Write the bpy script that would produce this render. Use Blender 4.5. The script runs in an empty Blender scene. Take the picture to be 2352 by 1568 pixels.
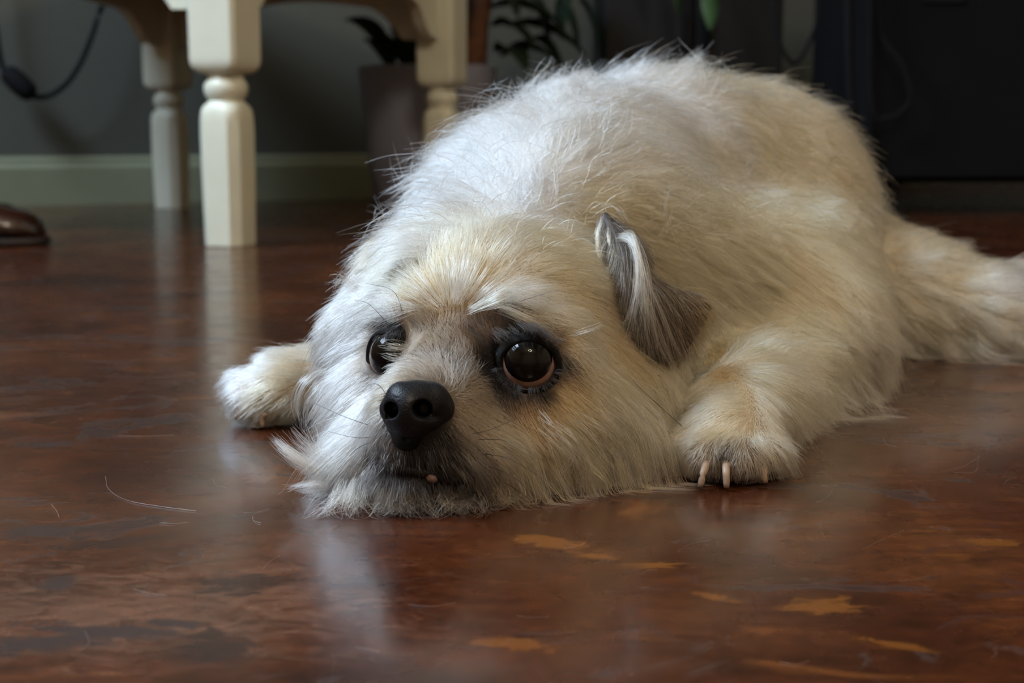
import bpy, math, random
import numpy as np
from mathutils import Vector, Matrix
from mathutils.bvhtree import BVHTree
from mathutils.kdtree import KDTree

random.seed(7)
rng = np.random.default_rng(11)
C = bpy.context.scene.collection
SC = bpy.context.scene

# ------------------------------------------------------------------ camera
CAM_H, PITCH, F = 0.139, math.radians(8.7), 3231.0       # height (m), tilt down, focal length in pixels of a 2352x1568 frame
cam_d = bpy.data.cameras.new('camera'); cam = bpy.data.objects.new('camera', cam_d); C.objects.link(cam)
cam.location = (0, 0, CAM_H); cam.rotation_euler = (math.pi/2 - PITCH, 0, 0)
cam_d.sensor_width = 36; cam_d.lens = F*36/2352; cam_d.clip_start = 0.01
cam_d.dof.use_dof = True; cam_d.dof.focus_distance = 0.535; cam_d.dof.aperture_fstop = 13.0
SC.camera = cam
SC.view_settings.view_transform = 'Standard'; SC.view_settings.look = 'None'
SC.view_settings.gamma = 1; SC.view_settings.use_curve_mapping = False
SC.view_settings.exposure = 1.27
cy = SC.cycles
cy.max_bounces = 6; cy.diffuse_bounces = 3; cy.glossy_bounces = 4; cy.transmission_bounces = 6; cy.transparent_max_bounces = 4
cy.use_adaptive_sampling = True; cy.adaptive_threshold = 0.07; cy.adaptive_min_samples = 16
cy.caustics_reflective = False; cy.caustics_refractive = False

# ------------------------------------------------------------------ sky and daylight
world = bpy.data.worlds.new('sky'); SC.world = world; world.use_nodes = True
bg = world.node_tree.nodes['Background']
bg.inputs[0].default_value = (0.62, 0.78, 1.0, 1); bg.inputs[1].default_value = 1.0


def area(name, loc, aim, sx, sy, power, col):
    l = bpy.data.lights.new(name, 'AREA'); l.shape = 'RECTANGLE'; l.size = sx; l.size_y = sy
    l.energy = power; l.color = col
    o = bpy.data.objects.new(name, l); C.objects.link(o); o.location = loc
    o.rotation_euler = (Vector(aim) - Vector(loc)).to_track_quat('-Z', 'Y').to_euler()
    return o


# daylight through the window in the left wall
area('window_daylight', (-1.70, 0.82, 1.98), (0.1, 0.75, 0.1), 1.05, 0.95, 41.0, (0.62, 0.80, 1.0))


# ------------------------------------------------------------------ helpers
def P(px, py, Y):
    """point at distance Y in front of the camera that stands under pixel (px, py) of the photograph"""
    a = (px-1176)/F; b = -(py-784)/F
    d = np.array([a, math.cos(PITCH)+b*math.sin(PITCH), -math.sin(PITCH)+b*math.cos(PITCH)])
    return np.array([0, 0, CAM_H]) + d*(Y/d[1])


def ray(px, py):
    a = (px-1176)/F; b = -(py-784)/F
    return Vector((a, math.cos(PITCH)+b*math.sin(PITCH), -math.sin(PITCH)+b*math.cos(PITCH))).normalized()


def W(px, Y, z):
    """point at distance Y and height z in the column of pixel px"""
    depth = Y*math.cos(PITCH) - (z-CAM_H)*math.sin(PITCH)
    return np.array([(px-1176)/F*depth, Y, z])


def G(px, py):
    d = ray(px, py); t = -CAM_H/d.z
    return np.array([d.x*t, d.y*t, 0.0])


def tag(o, label=None, cat=None, group=None, kind=None):
    if label: o['label'] = label
    if cat: o['category'] = cat
    if group: o['group'] = group
    if kind: o['kind'] = kind
    return o


def mesh_obj(name, verts, faces, mat=None, parent=None, smooth=True):
    me = bpy.data.meshes.new(name)
    me.from_pydata([tuple(map(float, v)) for v in verts], [], [tuple(map(int, f)) for f in faces])
    me.update()
    if smooth: me.polygons.foreach_set('use_smooth', [True]*len(me.polygons))
    if mat: me.materials.append(mat)
    o = bpy.data.objects.new(name, me); C.objects.link(o)
    if parent: o.parent = parent
    return o


def bevel(o, w, seg=2):
    m = o.modifiers.new('bevel', 'BEVEL'); m.width = w; m.segments = seg; m.limit_method = 'ANGLE'
    m.angle_limit = math.radians(35); return o


def empty(name, loc=(0, 0, 0)):
    o = bpy.data.objects.new(name, None); C.objects.link(o); o.location = loc; o.empty_display_size = .05
    return o


def box_vf(c, s, rz=0.0):
    cx, cy_, cz = c; sx, sy, sz = s[0]/2, s[1]/2, s[2]/2
    v = []
    for z in (-sz, sz):
        for x, y in ((-sx, -sy), (sx, -sy), (sx, sy), (-sx, sy)):
            v.append((cx + x*math.cos(rz)-y*math.sin(rz), cy_ + x*math.sin(rz)+y*math.cos(rz), cz+z))
    f = [(3, 2, 1, 0), (4, 5, 6, 7), (0, 1, 5, 4), (1, 2, 6, 5), (2, 3, 7, 6), (3, 0, 4, 7)]
    return v, f


def join(*parts):
    V, Fc = [], []
    for v, f in parts:
        n = len(V); V += list(v); Fc += [tuple(i+n for i in q) for q in f]
    return V, Fc


def rings(R, closed_caps=True):
    """skin a list of rings (each a list of points, same count)"""
    n = len(R[0]); V = [p for r in R for p in r]; Fc = []
    for i in range(len(R)-1):
        for j in range(n):
            a = i*n+j; b = i*n+(j+1) % n
            Fc.append((a, b, b+n, a+n))
    if closed_caps:
        Fc.append(tuple(range(n-1, -1, -1))); Fc.append(tuple((len(R)-1)*n+j for j in range(n)))
    return V, Fc


def tube(pts, rad, n=8, caps=True):
    pts = [np.array(p, float) for p in pts]
    rad = rad if hasattr(rad, '__len__') else [rad]*len(pts)
    R = []; up = np.array([0.3, 0.2, 0.93])
    for i, p in enumerate(pts):
        t = pts[min(i+1, len(pts)-1)] - pts[max(i-1, 0)]; t = t/np.linalg.norm(t)
        a = np.cross(t, up); a /= np.linalg.norm(a); b = np.cross(t, a)
        R.append([p + rad[i]*(a*math.cos(2*math.pi*k/n) + b*math.sin(2*math.pi*k/n)) for k in range(n)])
    return rings(R, caps)


def spline(pts, n):
    """Catmull-Rom through points"""
    p = [np.array(q, float) for q in pts]; p = [2*p[0]-p[1]] + p + [2*p[-1]-p[-2]]
    out = []; m = len(p)-3
    for k in range(n):
        u = k/(n-1)*m; i = min(int(u), m-1); t = u-i
        a, b, c, d = p[i:i+4]
        out.append(.5*((2*b)+(-a+c)*t+(2*a-5*b+4*c-d)*t*t+(-a+3*b-3*c+d)*t**3))
    return out


# ------------------------------------------------------------------ materials
def new_mat(name):
    m = bpy.data.materials.new(name); m.use_nodes = True
    return m, m.node_tree, m.node_tree.nodes['Principled BSDF']


def N(nt, t, **kw):
    n = nt.nodes.new(t)
    for k, v in kw.items():
        if k in n.inputs.keys(): n.inputs[k].default_value = v
        else: setattr(n, k, v)
    return n


def ramp(nt, src, stops):
    r = nt.nodes.new('ShaderNodeValToRGB'); e = r.color_ramp.elements
    while len(e) < len(stops): e.new(0.5)
    for i, (p, c) in enumerate(stops):
        e[i].position = p; e[i].color = (*c, 1) if len(c) == 3 else c
    nt.links.new(src, r.inputs[0]); return r


def mixc(nt, fac, a, b, blend='MIX'):
    m = nt.nodes.new('ShaderNodeMix'); m.data_type = 'RGBA'; m.blend_type = blend
    for k, v in ((0, fac), (6, a), (7, b)):
        if isinstance(v, (int, float)): m.inputs[k].default_value = v
        elif isinstance(v, tuple): m.inputs[k].default_value = (*v, 1)
        else: nt.links.new(v, m.inputs[k])
    return m.outputs[2]


def simple(name, col, rough=0.5, noise=0.15, scale=20.0, bump=0.0, bscale=60.0, spec=0.5, coat=0.0, sss=0.0):
    m, nt, b = new_mat(name)
    tc = N(nt, 'ShaderNodeTexCoord')
    nz = N(nt, 'ShaderNodeTexNoise', Scale=scale, Detail=5.0)
    nt.links.new(tc.outputs['Object'], nz.inputs['Vector'])
    r = ramp(nt, nz.outputs[0], [(0.3, tuple(c*(1-noise) for c in col)), (0.7, tuple(min(1, c*(1+noise)) for c in col))])
    nt.links.new(r.outputs[0], b.inputs['Base Color'])
    b.inputs['Roughness'].default_value = rough; b.inputs['Specular IOR Level'].default_value = spec
    b.inputs['Coat Weight'].default_value = coat
    if sss: b.inputs['Subsurface Weight'].default_value = sss; b.inputs['Subsurface Scale'].default_value = 0.004
    if bump:
        n2 = N(nt, 'ShaderNodeTexNoise', Scale=bscale, Detail=4.0); nt.links.new(tc.outputs['Object'], n2.inputs['Vector'])
        bp = N(nt, 'ShaderNodeBump', Strength=bump, Distance=0.002)
        nt.links.new(n2.outputs[0], bp.inputs['Height']); nt.links.new(bp.outputs[0], b.inputs['Normal'])
    return m


def floor_material():
    m, nt, b = new_mat('stained_cork_floor')
    L = nt.links.new
    tc = N(nt, 'ShaderNodeTexCoord')

    def noise(scale, detail=6.0, rough=0.55, dist=0.0, off=(0, 0, 0), stretch=(1, 1, 1), rot=0.0):
        mp = N(nt, 'ShaderNodeMapping'); mp.inputs['Location'].default_value = off
        mp.inputs['Scale'].default_value = stretch; mp.inputs['Rotation'].default_value = (0, 0, rot)
        L(tc.outputs['Object'], mp.inputs[0])
        n = N(nt, 'ShaderNodeTexNoise', Scale=scale, Detail=detail, Roughness=rough, Distortion=dist)
        L(mp.outputs[0], n.inputs['Vector']); return n.outputs[0]
    base = ramp(nt, noise(9, 8, .62, .6, stretch=(1, .8, 1)), [(0.30, (0.022, 0.0050, 0.0018)), (0.46, (0.048, 0.0115, 0.0030)), (0.58, (0.070, 0.0185, 0.0050)), (0.74, (0.105, 0.035, 0.010))])
    fine = ramp(nt, noise(120, 4, .7, .2, stretch=(.35, 1.3, 1)), [(0.3, (0.72, 0.70, 0.70)), (0.7, (1.18, 1.18, 1.2))])
    col = mixc(nt, 1.0, base.outputs[0], fine.outputs[0], 'MULTIPLY')
    mid = ramp(nt, noise(34, 10, .78, 1.6, (4.4, .7, 0), (.55, 1.25, 1)), [(0.30, (0.52, 0.46, 0.46)), (0.5, (1.0, 1.0, 1.0)), (0.68, (1.42, 1.38, 1.30))])
    col = mixc(nt, 1.0, col, mid.outputs[0], 'MULTIPLY')
    spk = ramp(nt, noise(420, 3, .6, 0, (1, 1, 0), (.5, 1.2, 1)), [(0.35, (0.80, 0.80, 0.80)), (0.65, (1.22, 1.22, 1.22))])
    col = mixc(nt, 1.0, col, spk.outputs[0], 'MULTIPLY')
    # torn-edged dark stained patches
    pm = ramp(nt, noise(13, 9, .68, 1.2, (3.1, 1.7, 0), (.8, 1.1, 1), .3), [(0.57, (0, 0, 0)), (0.62, (.85, .85, .85))])
    col = mixc(nt, pm.outputs[0], col, (0.032, 0.016, 0.014))
    rim = ramp(nt, noise(13, 9, .68, 1.2, (3.1, 1.7, 0), (.8, 1.1, 1), .3), [(0.57, (0, 0, 0)), (0.59, (.18, .18, .18)), (0.60, (.18, .18, .18)), (0.62, (0, 0, 0))])
    col = mixc(nt, rim.outputs[0], col, (0.12, 0.08, 0.068))
    pm2 = ramp(nt, noise(26, 8, .7, 1.5, (7.4, 2.2, 0), (.8, 1.2, 1), -.4), [(0.60, (0, 0, 0)), (0.63, (.75, .75, .75))])
    col = mixc(nt, pm2.outputs[0], col, (0.055, 0.021, 0.015))
    # amber flecks
    fl = ramp(nt, noise(22, 5, .5, .9, (1.3, 8.7, 0), (.7, 1.7, 1), .5), [(0.62, (0, 0, 0)), (0.72, (.6, .6, .6))])
    col = mixc(nt, fl.outputs[0], col, (0.17, 0.052, 0.010))

    def patch(px, py, wx, wy, rot, seed, soft=0.12):
        """a stain with a ragged outline that lies at one spot of the floor"""
        c = G(px, py)
        mp = N(nt, 'ShaderNodeMapping'); mp.vector_type = 'TEXTURE'
        mp.inputs['Location'].default_value = (c[0], c[1], 0); mp.inputs['Rotation'].default_value = (0, 0, rot)
        mp.inputs['Scale'].default_value = (wx, wy, 1)
        L(tc.outputs['Object'], mp.inputs[0])
        ln = N(nt, 'ShaderNodeVectorMath', operation='LENGTH'); L(mp.outputs[0], ln.inputs[0])
        nz = N(nt, 'ShaderNodeMath', operation='MULTIPLY_ADD'); L(noise(75, 10, .82, 1.8, (seed, seed*2, 0), (.7, 1.4, 1)), nz.inputs[0])
        nz.inputs[1].default_value = 4.6; nz.inputs[2].default_value = -2.3
        ad = N(nt, 'ShaderNodeMath', operation='ADD'); L(ln.outputs['Value'], ad.inputs[0]); L(nz.outputs[0], ad.inputs[1])
        return ramp(nt, ad.outputs[0], [(0.75-soft, (1, 1, 1)), (0.75, (0, 0, 0))]).outputs[0]
    col = mixc(nt, mixc(nt, .62, (0, 0, 0), patch(330, 1400, .105, .065, .1, 1.5, .9)), col, mixc(nt, 1.0, (0.165, 0.080, 0.050), mid.outputs[0], 'MULTIPLY'))
    grey, dark = (0.040, 0.022, 0.020), (0.032, 0.012, 0.008)
    for (px, py, wx, wy, rot, seed, c) in ((100, 1220, .019, .012, .2, 3, grey), (240, 1250, .022, .009, .1, 5, dark), (350, 1235, .012, .004, .3, 6, dark),
                                           (130, 1340, .007, .009, .2, 7, grey), (90, 1480, .030, .008, .3, 8, grey), (250, 1450, .03, .006, -.2, 9, grey),
                                           (400, 1432, .010, .004, -.2, 10, grey), (480, 1490, .014, .016, .6, 11, dark),
                                           (90, 1020, .018, .008, .0, 12, grey), (560, 1340, .02, .012, .3, 13, dark)):
        col = mixc(nt, patch(px, py, wx, wy, rot, seed), col, c)
    amber = (0.15, 0.048, 0.008)
    for (px, py, wx, wy, rot, seed) in ((1500, 1297, .013, .006, -.1, 21), (1360, 1275, .012, .007, -.5, 22), (1250, 1243, .018, .007, -.5, 23),
                                        (2280, 1245, .014, .006, -.2, 24), (1640, 1370, .010, .004, -.6, 25), (1900, 1390, .014, .01, .2, 26),
                                        (1180, 1480, .016, .006, -.3, 26.5), (2050, 1480, .012, .004, -.3, 26.7)):
        col = mixc(nt, patch(px, py, wx, wy, rot, seed, .25), col, amber if seed < 27 else (0.27, 0.11, 0.045))
    L(col, b.inputs['Base Color'])
    rr = ramp(nt, noise(30, 5, .6, .3, (5, 5, 0)), [(0.3, (0.20,)*3), (0.7, (0.32,)*3)])
    rgh = N(nt, 'ShaderNodeMath', operation='MULTIPLY_ADD'); L(pm.outputs[0], rgh.inputs[0]); rgh.inputs[1].default_value = .06
    L(rr.outputs[0], rgh.inputs[2]); L(rgh.outputs[0], b.inputs['Roughness'])
    b.inputs['Specular IOR Level'].default_value = 0.34
    b.inputs['Coat Weight'].default_value = 0.28; b.inputs['Coat Roughness'].default_value = 0.13
    bp = N(nt, 'ShaderNodeBump', Strength=0.10, Distance=0.0006)
    L(noise(45, 8, .65, .8, (2, 9, 0)), bp.inputs['Height']); L(bp.outputs[0], b.inputs['Normal'])
    return m


M_FLOOR = floor_material()
M_WALL = simple('olive_wall_paint', (0.082, 0.084, 0.068), .8, .06, 3)
M_WALL2 = simple('wall_paint', (0.55, 0.43, 0.29), .8, .05, 3)
M_BASE = simple('baseboard_paint', (0.23, 0.24, 0.155), .55, .08, 8)
M_CREAM = simple('cream_table_paint', (0.66, 0.67, 0.55), .42, .05, 14, .15, 90)
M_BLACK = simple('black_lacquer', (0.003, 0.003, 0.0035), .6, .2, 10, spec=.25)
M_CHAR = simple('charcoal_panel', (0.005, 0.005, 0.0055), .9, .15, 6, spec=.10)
M_RUBBER = simple('black_rubber', (0.005, 0.005, 0.006), .8, .1, 30, spec=.15)
M_POT = simple('grey_white_glaze', (0.24, 0.25, 0.32), .5, .06, 9)
M_SOIL = simple('potting_soil', (0.02, 0.014, 0.01), .95, .4, 120, .8, 160)
M_LEAF = simple('dark_green_leaf', (0.010, 0.018, 0.008), .6, .35, 18, spec=.25)
M_LEAF2 = simple('bright_green_leaf', (0.028, 0.075, 0.022), .6, .35, 18)
M_BARK = simple('orange_brown_bark', (0.13, 0.050, 0.022), .85, .4, 40, .8, 70)
M_LEATHER = simple('polished_brown_leather', (0.022, 0.007, 0.004), .14, .25, 25, .1, 200, coat=1.0)
M_SOLE = simple('shoe_sole', (0.02, 0.012, 0.01), .6, .1, 30)
M_FRAME = simple('white_window_paint', (0.75, 0.74, 0.70), .4, .03, 10)

# ------------------------------------------------------------------ room shell
X0, X1, YB = -1.75, 2.6, -2.4
wdir = np.array([.905, .425]); wp = np.array([-.90, 2.47])          # the back wall runs away to the right


def wall_y(x): return wp[1] + (x-wp[0])*wdir[1]/wdir[0]


def slab(name, poly, z0, z1, mat, kind='structure'):
    n = len(poly); v = [(x, y, z0) for x, y in poly] + [(x, y, z1) for x, y in poly]
    f = [tuple(range(n-1, -1, -1)), tuple(range(n, 2*n))] + [(i, (i+1) % n, (i+1) % n+n, i+n) for i in range(n)]
    return tag(mesh_obj(name, v, f, mat, smooth=False), kind=kind)


outline = [(X0, YB), (X1, YB), (X1, wall_y(X1)), (X0, wall_y(X0))]
tag(slab('floor', outline, -.05, 0, M_FLOOR), 'glossy mottled red-brown floor with dark stains and amber flecks')
slab('ceiling', outline, 2.7, 2.75, simple('ceiling_paint', (.80, .72, .58), .9, .03, 4))
nb = np.array([-wdir[1], wdir[0]])*.08
slab('wall_back', [(X0, wall_y(X0)), (X1, wall_y(X1)), (X1+nb[0], wall_y(X1)+nb[1]), (X0+nb[0], wall_y(X0)+nb[1])], 0, 2.7, M_WALL)
slab('wall_right', [(X1, YB), (X1+.08, YB), (X1+.08, wall_y(X1)), (X1, wall_y(X1))], 0, 2.7, M_WALL2)


def wall_with_hole(name, axis, at, out, a0, a1, h0, h1, z0, z1, mat):
    """a wall of thickness .1 with a rectangular opening, built of four boxes in one mesh"""
    def bx(u0, u1, w0, w1):
        if axis == 'x': return box_vf(((at+out)/2, (u0+u1)/2, (w0+w1)/2), (abs(out-at), u1-u0, w1-w0))
        return box_vf(((u0+u1)/2, (at+out)/2, (w0+w1)/2), (u1-u0, abs(out-at), w1-w0))
    v, f = join(bx(a0, h0, 0, 2.7), bx(h1, a1, 0, 2.7), bx(h0, h1, 0, z0), bx(h0, h1, z1, 2.7))
    return tag(mesh_obj(name, v, f, mat, smooth=False), kind='structure')


wall_with_hole('wall_left', 'x', X0, X0-.1, YB, wall_y(X0), 0.22, 1.42, 1.40, 2.52, M_WALL2)
slab('wall_front', [(X0, YB-.08), (X1, YB-.08), (X1, YB), (X0, YB)], 0, 2.7, M_WALL2)


def window(name, axis, at, h0, h1, z0, z1):
    def bar(u0, u1, w0, w1, d=.05):
        if axis == 'x': return box_vf((at-.05, (u0+u1)/2, (w0+w1)/2), (d, u1-u0, w1-w0))
        return box_vf(((u0+u1)/2, at-.05, (w0+w1)/2), (u1-u0, d, w1-w0))
    t = .045; um = (h0+h1)/2; wm = (z0+z1)/2
    v, f = join(bar(h0, h0+t, z0, z1), bar(h1-t, h1, z0, z1), bar(h0+t, h1-t, z0, z0+t), bar(h0+t, h1-t, z1-t, z1),
                bar(um-.012, um+.012, z0+t, z1-t, .03), bar(h0+t, um-.012, wm-.012, wm+.012, .03), bar(um+.012, h1-t, wm-.012, wm+.012, .03))
    return tag(mesh_obj(name, v, f, M_FRAME, smooth=False), kind='structure')


window('window_1', 'x', X0-.02, 0.22, 1.42, 1.40, 2.52)

# baseboard with a small moulded top, along the back wall
prof = [(0, 0), (.016, 0), (.016, .066), (.010, .074), (.010, .080), (.004, .086), (0, .086)]
nin = np.array([wdir[1], -wdir[0]])
R_ = []
for x in (X0, .62):
    base = np.array([x, wall_y(x)])
    R_.append([(base[0]+nin[0]*(d+.0005), base[1]+nin[1]*(d+.0005), z+.0002) for d, z in prof])
v, f = rings(R_)
tag(mesh_obj('baseboard_back', v, f, M_BASE, smooth=False), 'painted baseboard with a moulded top edge', kind='structure')

# ------------------------------------------------------------------ side table with turned legs
U = np.array([.358, .934]); V_ = np.array([-.934, .358])
LEG0 = np.array(G(513, 566)[:2]) + U*.016 + V_*.0
L1, L2, LS = .62, .505, .062
TH = math.atan2(U[1], U[0])
TOP_Z, BLK = .46, .200


def superring(c, half, z, p, n=32, chamfer=None):
    """rounded-square ring; p=2 circle, large p square; turned to the table's direction"""
    out = []
    for k in range(n):
        a = 2*math.pi*(k+.5)/n; ca, sa = math.cos(a), math.sin(a)
        r = half/((abs(ca)**p+abs(sa)**p)**(1/p))
        x, y = r*ca, r*sa
        if chamfer:
            s = abs(x)+abs(y); lim = half*2*chamfer
            if s > lim: x *= lim/s; y *= lim/s
        out.append((c[0]+x*U[0]+y*V_[0], c[1]+x*U[1]+y*V_[1], z))
    return out


def leg(c, parent):
    R = []
    for z, h, p, ch in ((0.000, .0240, 12, .80), (.001, .0250, 12, .80), (.040, .0256, 14, .80), (.085, .0264, 14, .80), (.125, .0266, 14, .80), (.143, .0264, 12, .80),
                        (.152, .0258, 6, .82), (.158, .0246, 4, .85), (.163, .0228, 3, None), (.1665, .0205, 2.2, None), (.168, .0200, 2, None),
                        (.1705, .0215, 2, None), (.174, .0238, 2, None), (.179, .0252, 2, None), (.183, .0254, 2, None), (.187, .0246, 2, None),
                        (.1905, .0225, 2, None), (.1925, .0208, 2, None), (.196, .0204, 2, None), (.198, .022, 2, None),
                        (.1995, .0255, 5, None), (.2035, .0285, 10, None), (.2095, .0306, 26, None), (.216, .0312, 40, None), (TOP_Z-.025, .0312, 40, None)):
        R.append(superring(c, h, z, p, 40, ch))
    v, f = rings(R)
    o = mesh_obj('leg', v, f, M_CREAM, parent)
    m = o.modifiers.new('edge', 'EDGE_SPLIT'); m.split_angle = math.radians(38)
    return o


table = tag(empty('side_table', (0, 0, 0)), 'cream painted low table with turned block legs and scalloped aprons, behind the dog', 'table')
corners = [LEG0, LEG0+U*L1, LEG0+U*L1+V_*L2, LEG0+V_*L2]
for c in corners: leg(c, table)


def apron(a, b):
    a, b = np.array(a), np.array(b); d = b-a; Ln = np.linalg.norm(d); d /= Ln; n = np.array([-d[1], d[0]])
    s0, s1 = LS/2, Ln-LS/2
    bot = []
    K = 40
    for k in range(K+1):
        s = s0+(s1-s0)*k/K
        e = min(s-s0, s1-s)
        if e < .034: z = .273
        elif e < .10:
            t = (e-.034)/.066; z = .273+.052*math.sin(t*math.pi/2)**.9
        else:
            z = .325+.012*math.sin((e-.10)/((s1-s0)/2-.10)*math.pi/2)
        bot.append((s, z))
    bot.insert(0, bot[0])
    V, Fc = [], []
    for s, z in bot:
        for off in (-.009, .009):
            q = a+d*s+n*off
            V += [(q[0], q[1], z), (q[0], q[1], TOP_Z-.025)]
    for i in range(len(bot)-1):
        p, q = i*4, i*4+4
        Fc += [(p, q, q+1, p+1), (p+3, q+3, q+2, p+2), (p, p+2, q+2, q), (p+1, q+1, q+3, p+3)]
    Fc += [(0, 1, 3, 2), ((len(bot)-1)*4+2, (len(bot)-1)*4+3, (len(bot)-1)*4+1, (len(bot)-1)*4)]
    o = mesh_obj('apron', V, Fc, M_CREAM, table, smooth=False)
    return o


for i in range(4): apron(corners[i], corners[(i+1) % 4])
ctr = sum(corners)/4
v, f = box_vf((ctr[0], ctr[1], TOP_Z-.0125+.0005), (L1+.18, L2+.18, .025), TH)
bevel(mesh_obj('tabletop', v, f, M_CREAM, table, smooth=False), .006)

# ------------------------------------------------------------------ planter behind the table
pc = W(985, 2.46, 0)[:2]
planter = tag(empty('planter', (0, 0, 0)), 'pale grey glazed planter with a brown stemmed leafy plant, behind the table leg', 'plant pot')
R_ = []
for z, r in ((0.0005, .084), (.006, .090), (.10, .100), (.20, .110), (.236, .1135), (.240, .1125), (.240, .104), (.215, .102), (.21, .10)):
    R_.append([(pc[0]+r*1.05*math.cos(2*math.pi*k/40), pc[1]+r*1.05*math.sin(2*math.pi*k/40), z) for k in range(40)])
v, f = rings(R_); mesh_obj('pot', v, f, M_POT, planter)
v, f = rings([[(pc[0]+r*math.cos(2*math.pi*k/24), pc[1]+r*math.sin(2*math.pi*k/24), z) for k in range(24)] for z, r in ((.211, .100), (.216, .09), (.219, .03))])
mesh_obj('soil', v, f, M_SOIL, planter)
s0 = W(1090, 2.45, .215)
stem_pts = spline([s0, s0+np.array([.002, 0, .06]), s0+np.array([.010, .01, .15]), s0+np.array([.004, .02, .28]), s0+np.array([.02, .02, .45])], 14)
v, f = tube(stem_pts, [.026, .023, .021, .022, .020, .019, .021, .018, .017, .016, .015, .013, .011, .008], 10)
mesh_obj('stem', v, f, M_BARK, planter)


def leaf(name, base, tip, width, mat, parent, droop=.02, n=9):
    base, tip = np.array(base, float), np.array(tip, float)
    d = tip-base; L_ = np.linalg.norm(d); side = np.cross(d, [0, .25, 1]); side /= np.linalg.norm(side)
    nn = np.cross(side, d); nn /= np.linalg.norm(nn)
    V, Fc = [], []
    for i in range(n):
        t = i/(n-1); w = width*math.sin(math.pi*min(1, t*.94+.05))**.8*.5
        c = base+d*t+np.array([0, 0, droop*4*t*(1-t)])
        V += [c-side*w+nn*w*.35, c, c+side*w+nn*w*.35]
    for i in range(n-1):
        a = i*3; Fc += [(a, a+1, a+4, a+3), (a+1, a+2, a+5, a+4)]
    o = mesh_obj(name, V, Fc, mat, parent)
    m = o.modifiers.new('thick', 'SOLIDIFY'); m.thickness = .0012
    return o


for (bx_, by_, bY, tx, ty, tY, w) in ((905, 150, 2.42, 790, 45, 2.38, .05), (900, 160, 2.40, 840, 95, 2.34, .05), (940, 158, 2.40, 870, 110, 2.33, .06), (950, 160, 2.42, 900, 60, 2.40, .06),
                                      (1130, 60, 2.46, 1230, 120, 2.40, .05), (1120, 20, 2.46, 1300, 70, 2.44, .05), (1140, 120, 2.46, 1210, 165, 2.36, .05),
                                      (1110, -40, 2.46, 1190, 40, 2.38, .05), (1150, 130, 2.48, 1290, 150, 2.44, .05), (1100, -60, 2.46, 1010, 30, 2.42, .05),
                                      (1180, -20, 2.47, 1330, -10, 2.7, .06), (1160, 60, 2.5, 1350, 130, 2.48, .05), (1200, -30, 2.5, 1260, 110, 2.46, .07), (1260, -30, 2.52, 1330, 120, 2.48, .07), (1330, -40, 2.54, 1290, 90, 2.5, .07), (1330, 0, 2.56, 1385, 150, 2.52, .07), (1220, 90, 2.52, 1300, 190, 2.5, .06), (1010, 155, 2.40, 960, 90, 2.36, .05)):
    leaf('leaf', P(bx_, by_, bY), P(tx, ty, tY), w, M_LEAF, planter)

# ------------------------------------------------------------------ leafy plant on the black cabinet
cabx0, cabx1, cY = W(1375, 2.75, .2)[0], W(1765, 2.75, .2)[0], 2.62
cab = tag(empty('cabinet', (0, 0, 0)), 'tall black cabinet in shadow behind the back of the dog', 'cabinet')
cw = cabx1-cabx0
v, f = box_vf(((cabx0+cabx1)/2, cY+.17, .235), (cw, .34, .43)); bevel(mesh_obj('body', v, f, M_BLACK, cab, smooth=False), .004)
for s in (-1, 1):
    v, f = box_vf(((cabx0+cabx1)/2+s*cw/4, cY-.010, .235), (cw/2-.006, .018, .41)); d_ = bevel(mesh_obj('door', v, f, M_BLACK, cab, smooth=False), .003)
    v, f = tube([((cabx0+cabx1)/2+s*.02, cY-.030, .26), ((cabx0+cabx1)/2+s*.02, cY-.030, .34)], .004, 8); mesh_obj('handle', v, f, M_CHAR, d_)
for sx in (-1, 1):
    for sy in (.03, .31):
        v, f = box_vf(((cabx0+cabx1)/2+sx*(cw/2-.03), cY+sy, .0105), (.03, .03, .019)); mesh_obj('foot', v, f, M_BLACK, cab, smooth=False)
hp = tag(empty('trailing_plant', (0, 0, 0)), 'green plant on the black cabinet with leaves hanging down in front', 'plant')
px0 = ((cabx0+cabx1)/2, cY+.12)
R_ = [[(px0[0]+r*math.cos(2*math.pi*k/28), px0[1]+r*math.sin(2*math.pi*k/28), z) for k in range(28)] for z, r in ((.4505, .055), (.455, .06), (.55, .072), (.56, .074), (.56, .067), (.54, .065))]
v, f = rings(R_); mesh_obj('pot', v, f, M_CHAR, hp)
top = np.array([px0[0], px0[1], .545])
for (tx, ty, tY, w) in ((1632, 72, 2.50, .032), (1560, 40, 2.48, .030), (1500, -5, 2.50, .03), (1600, -30, 2.48, .03), (1660, -60, 2.5, .03), (1450, -80, 2.5, .03), (1540, -120, 2.48, .03)):
    tip = P(tx, ty, tY); k_ = P(tx-25-(1560-tx)*.25, ty-95, tY+.03)
    v, f = tube(spline([top, (top+k_)/2+np.array([0, -.02, .07]), k_], 9), .0022, 6); mesh_obj('stem', v, f, M_LEAF2, hp)
    leaf('leaf', k_, tip, w, M_LEAF2, hp, .006)

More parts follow.
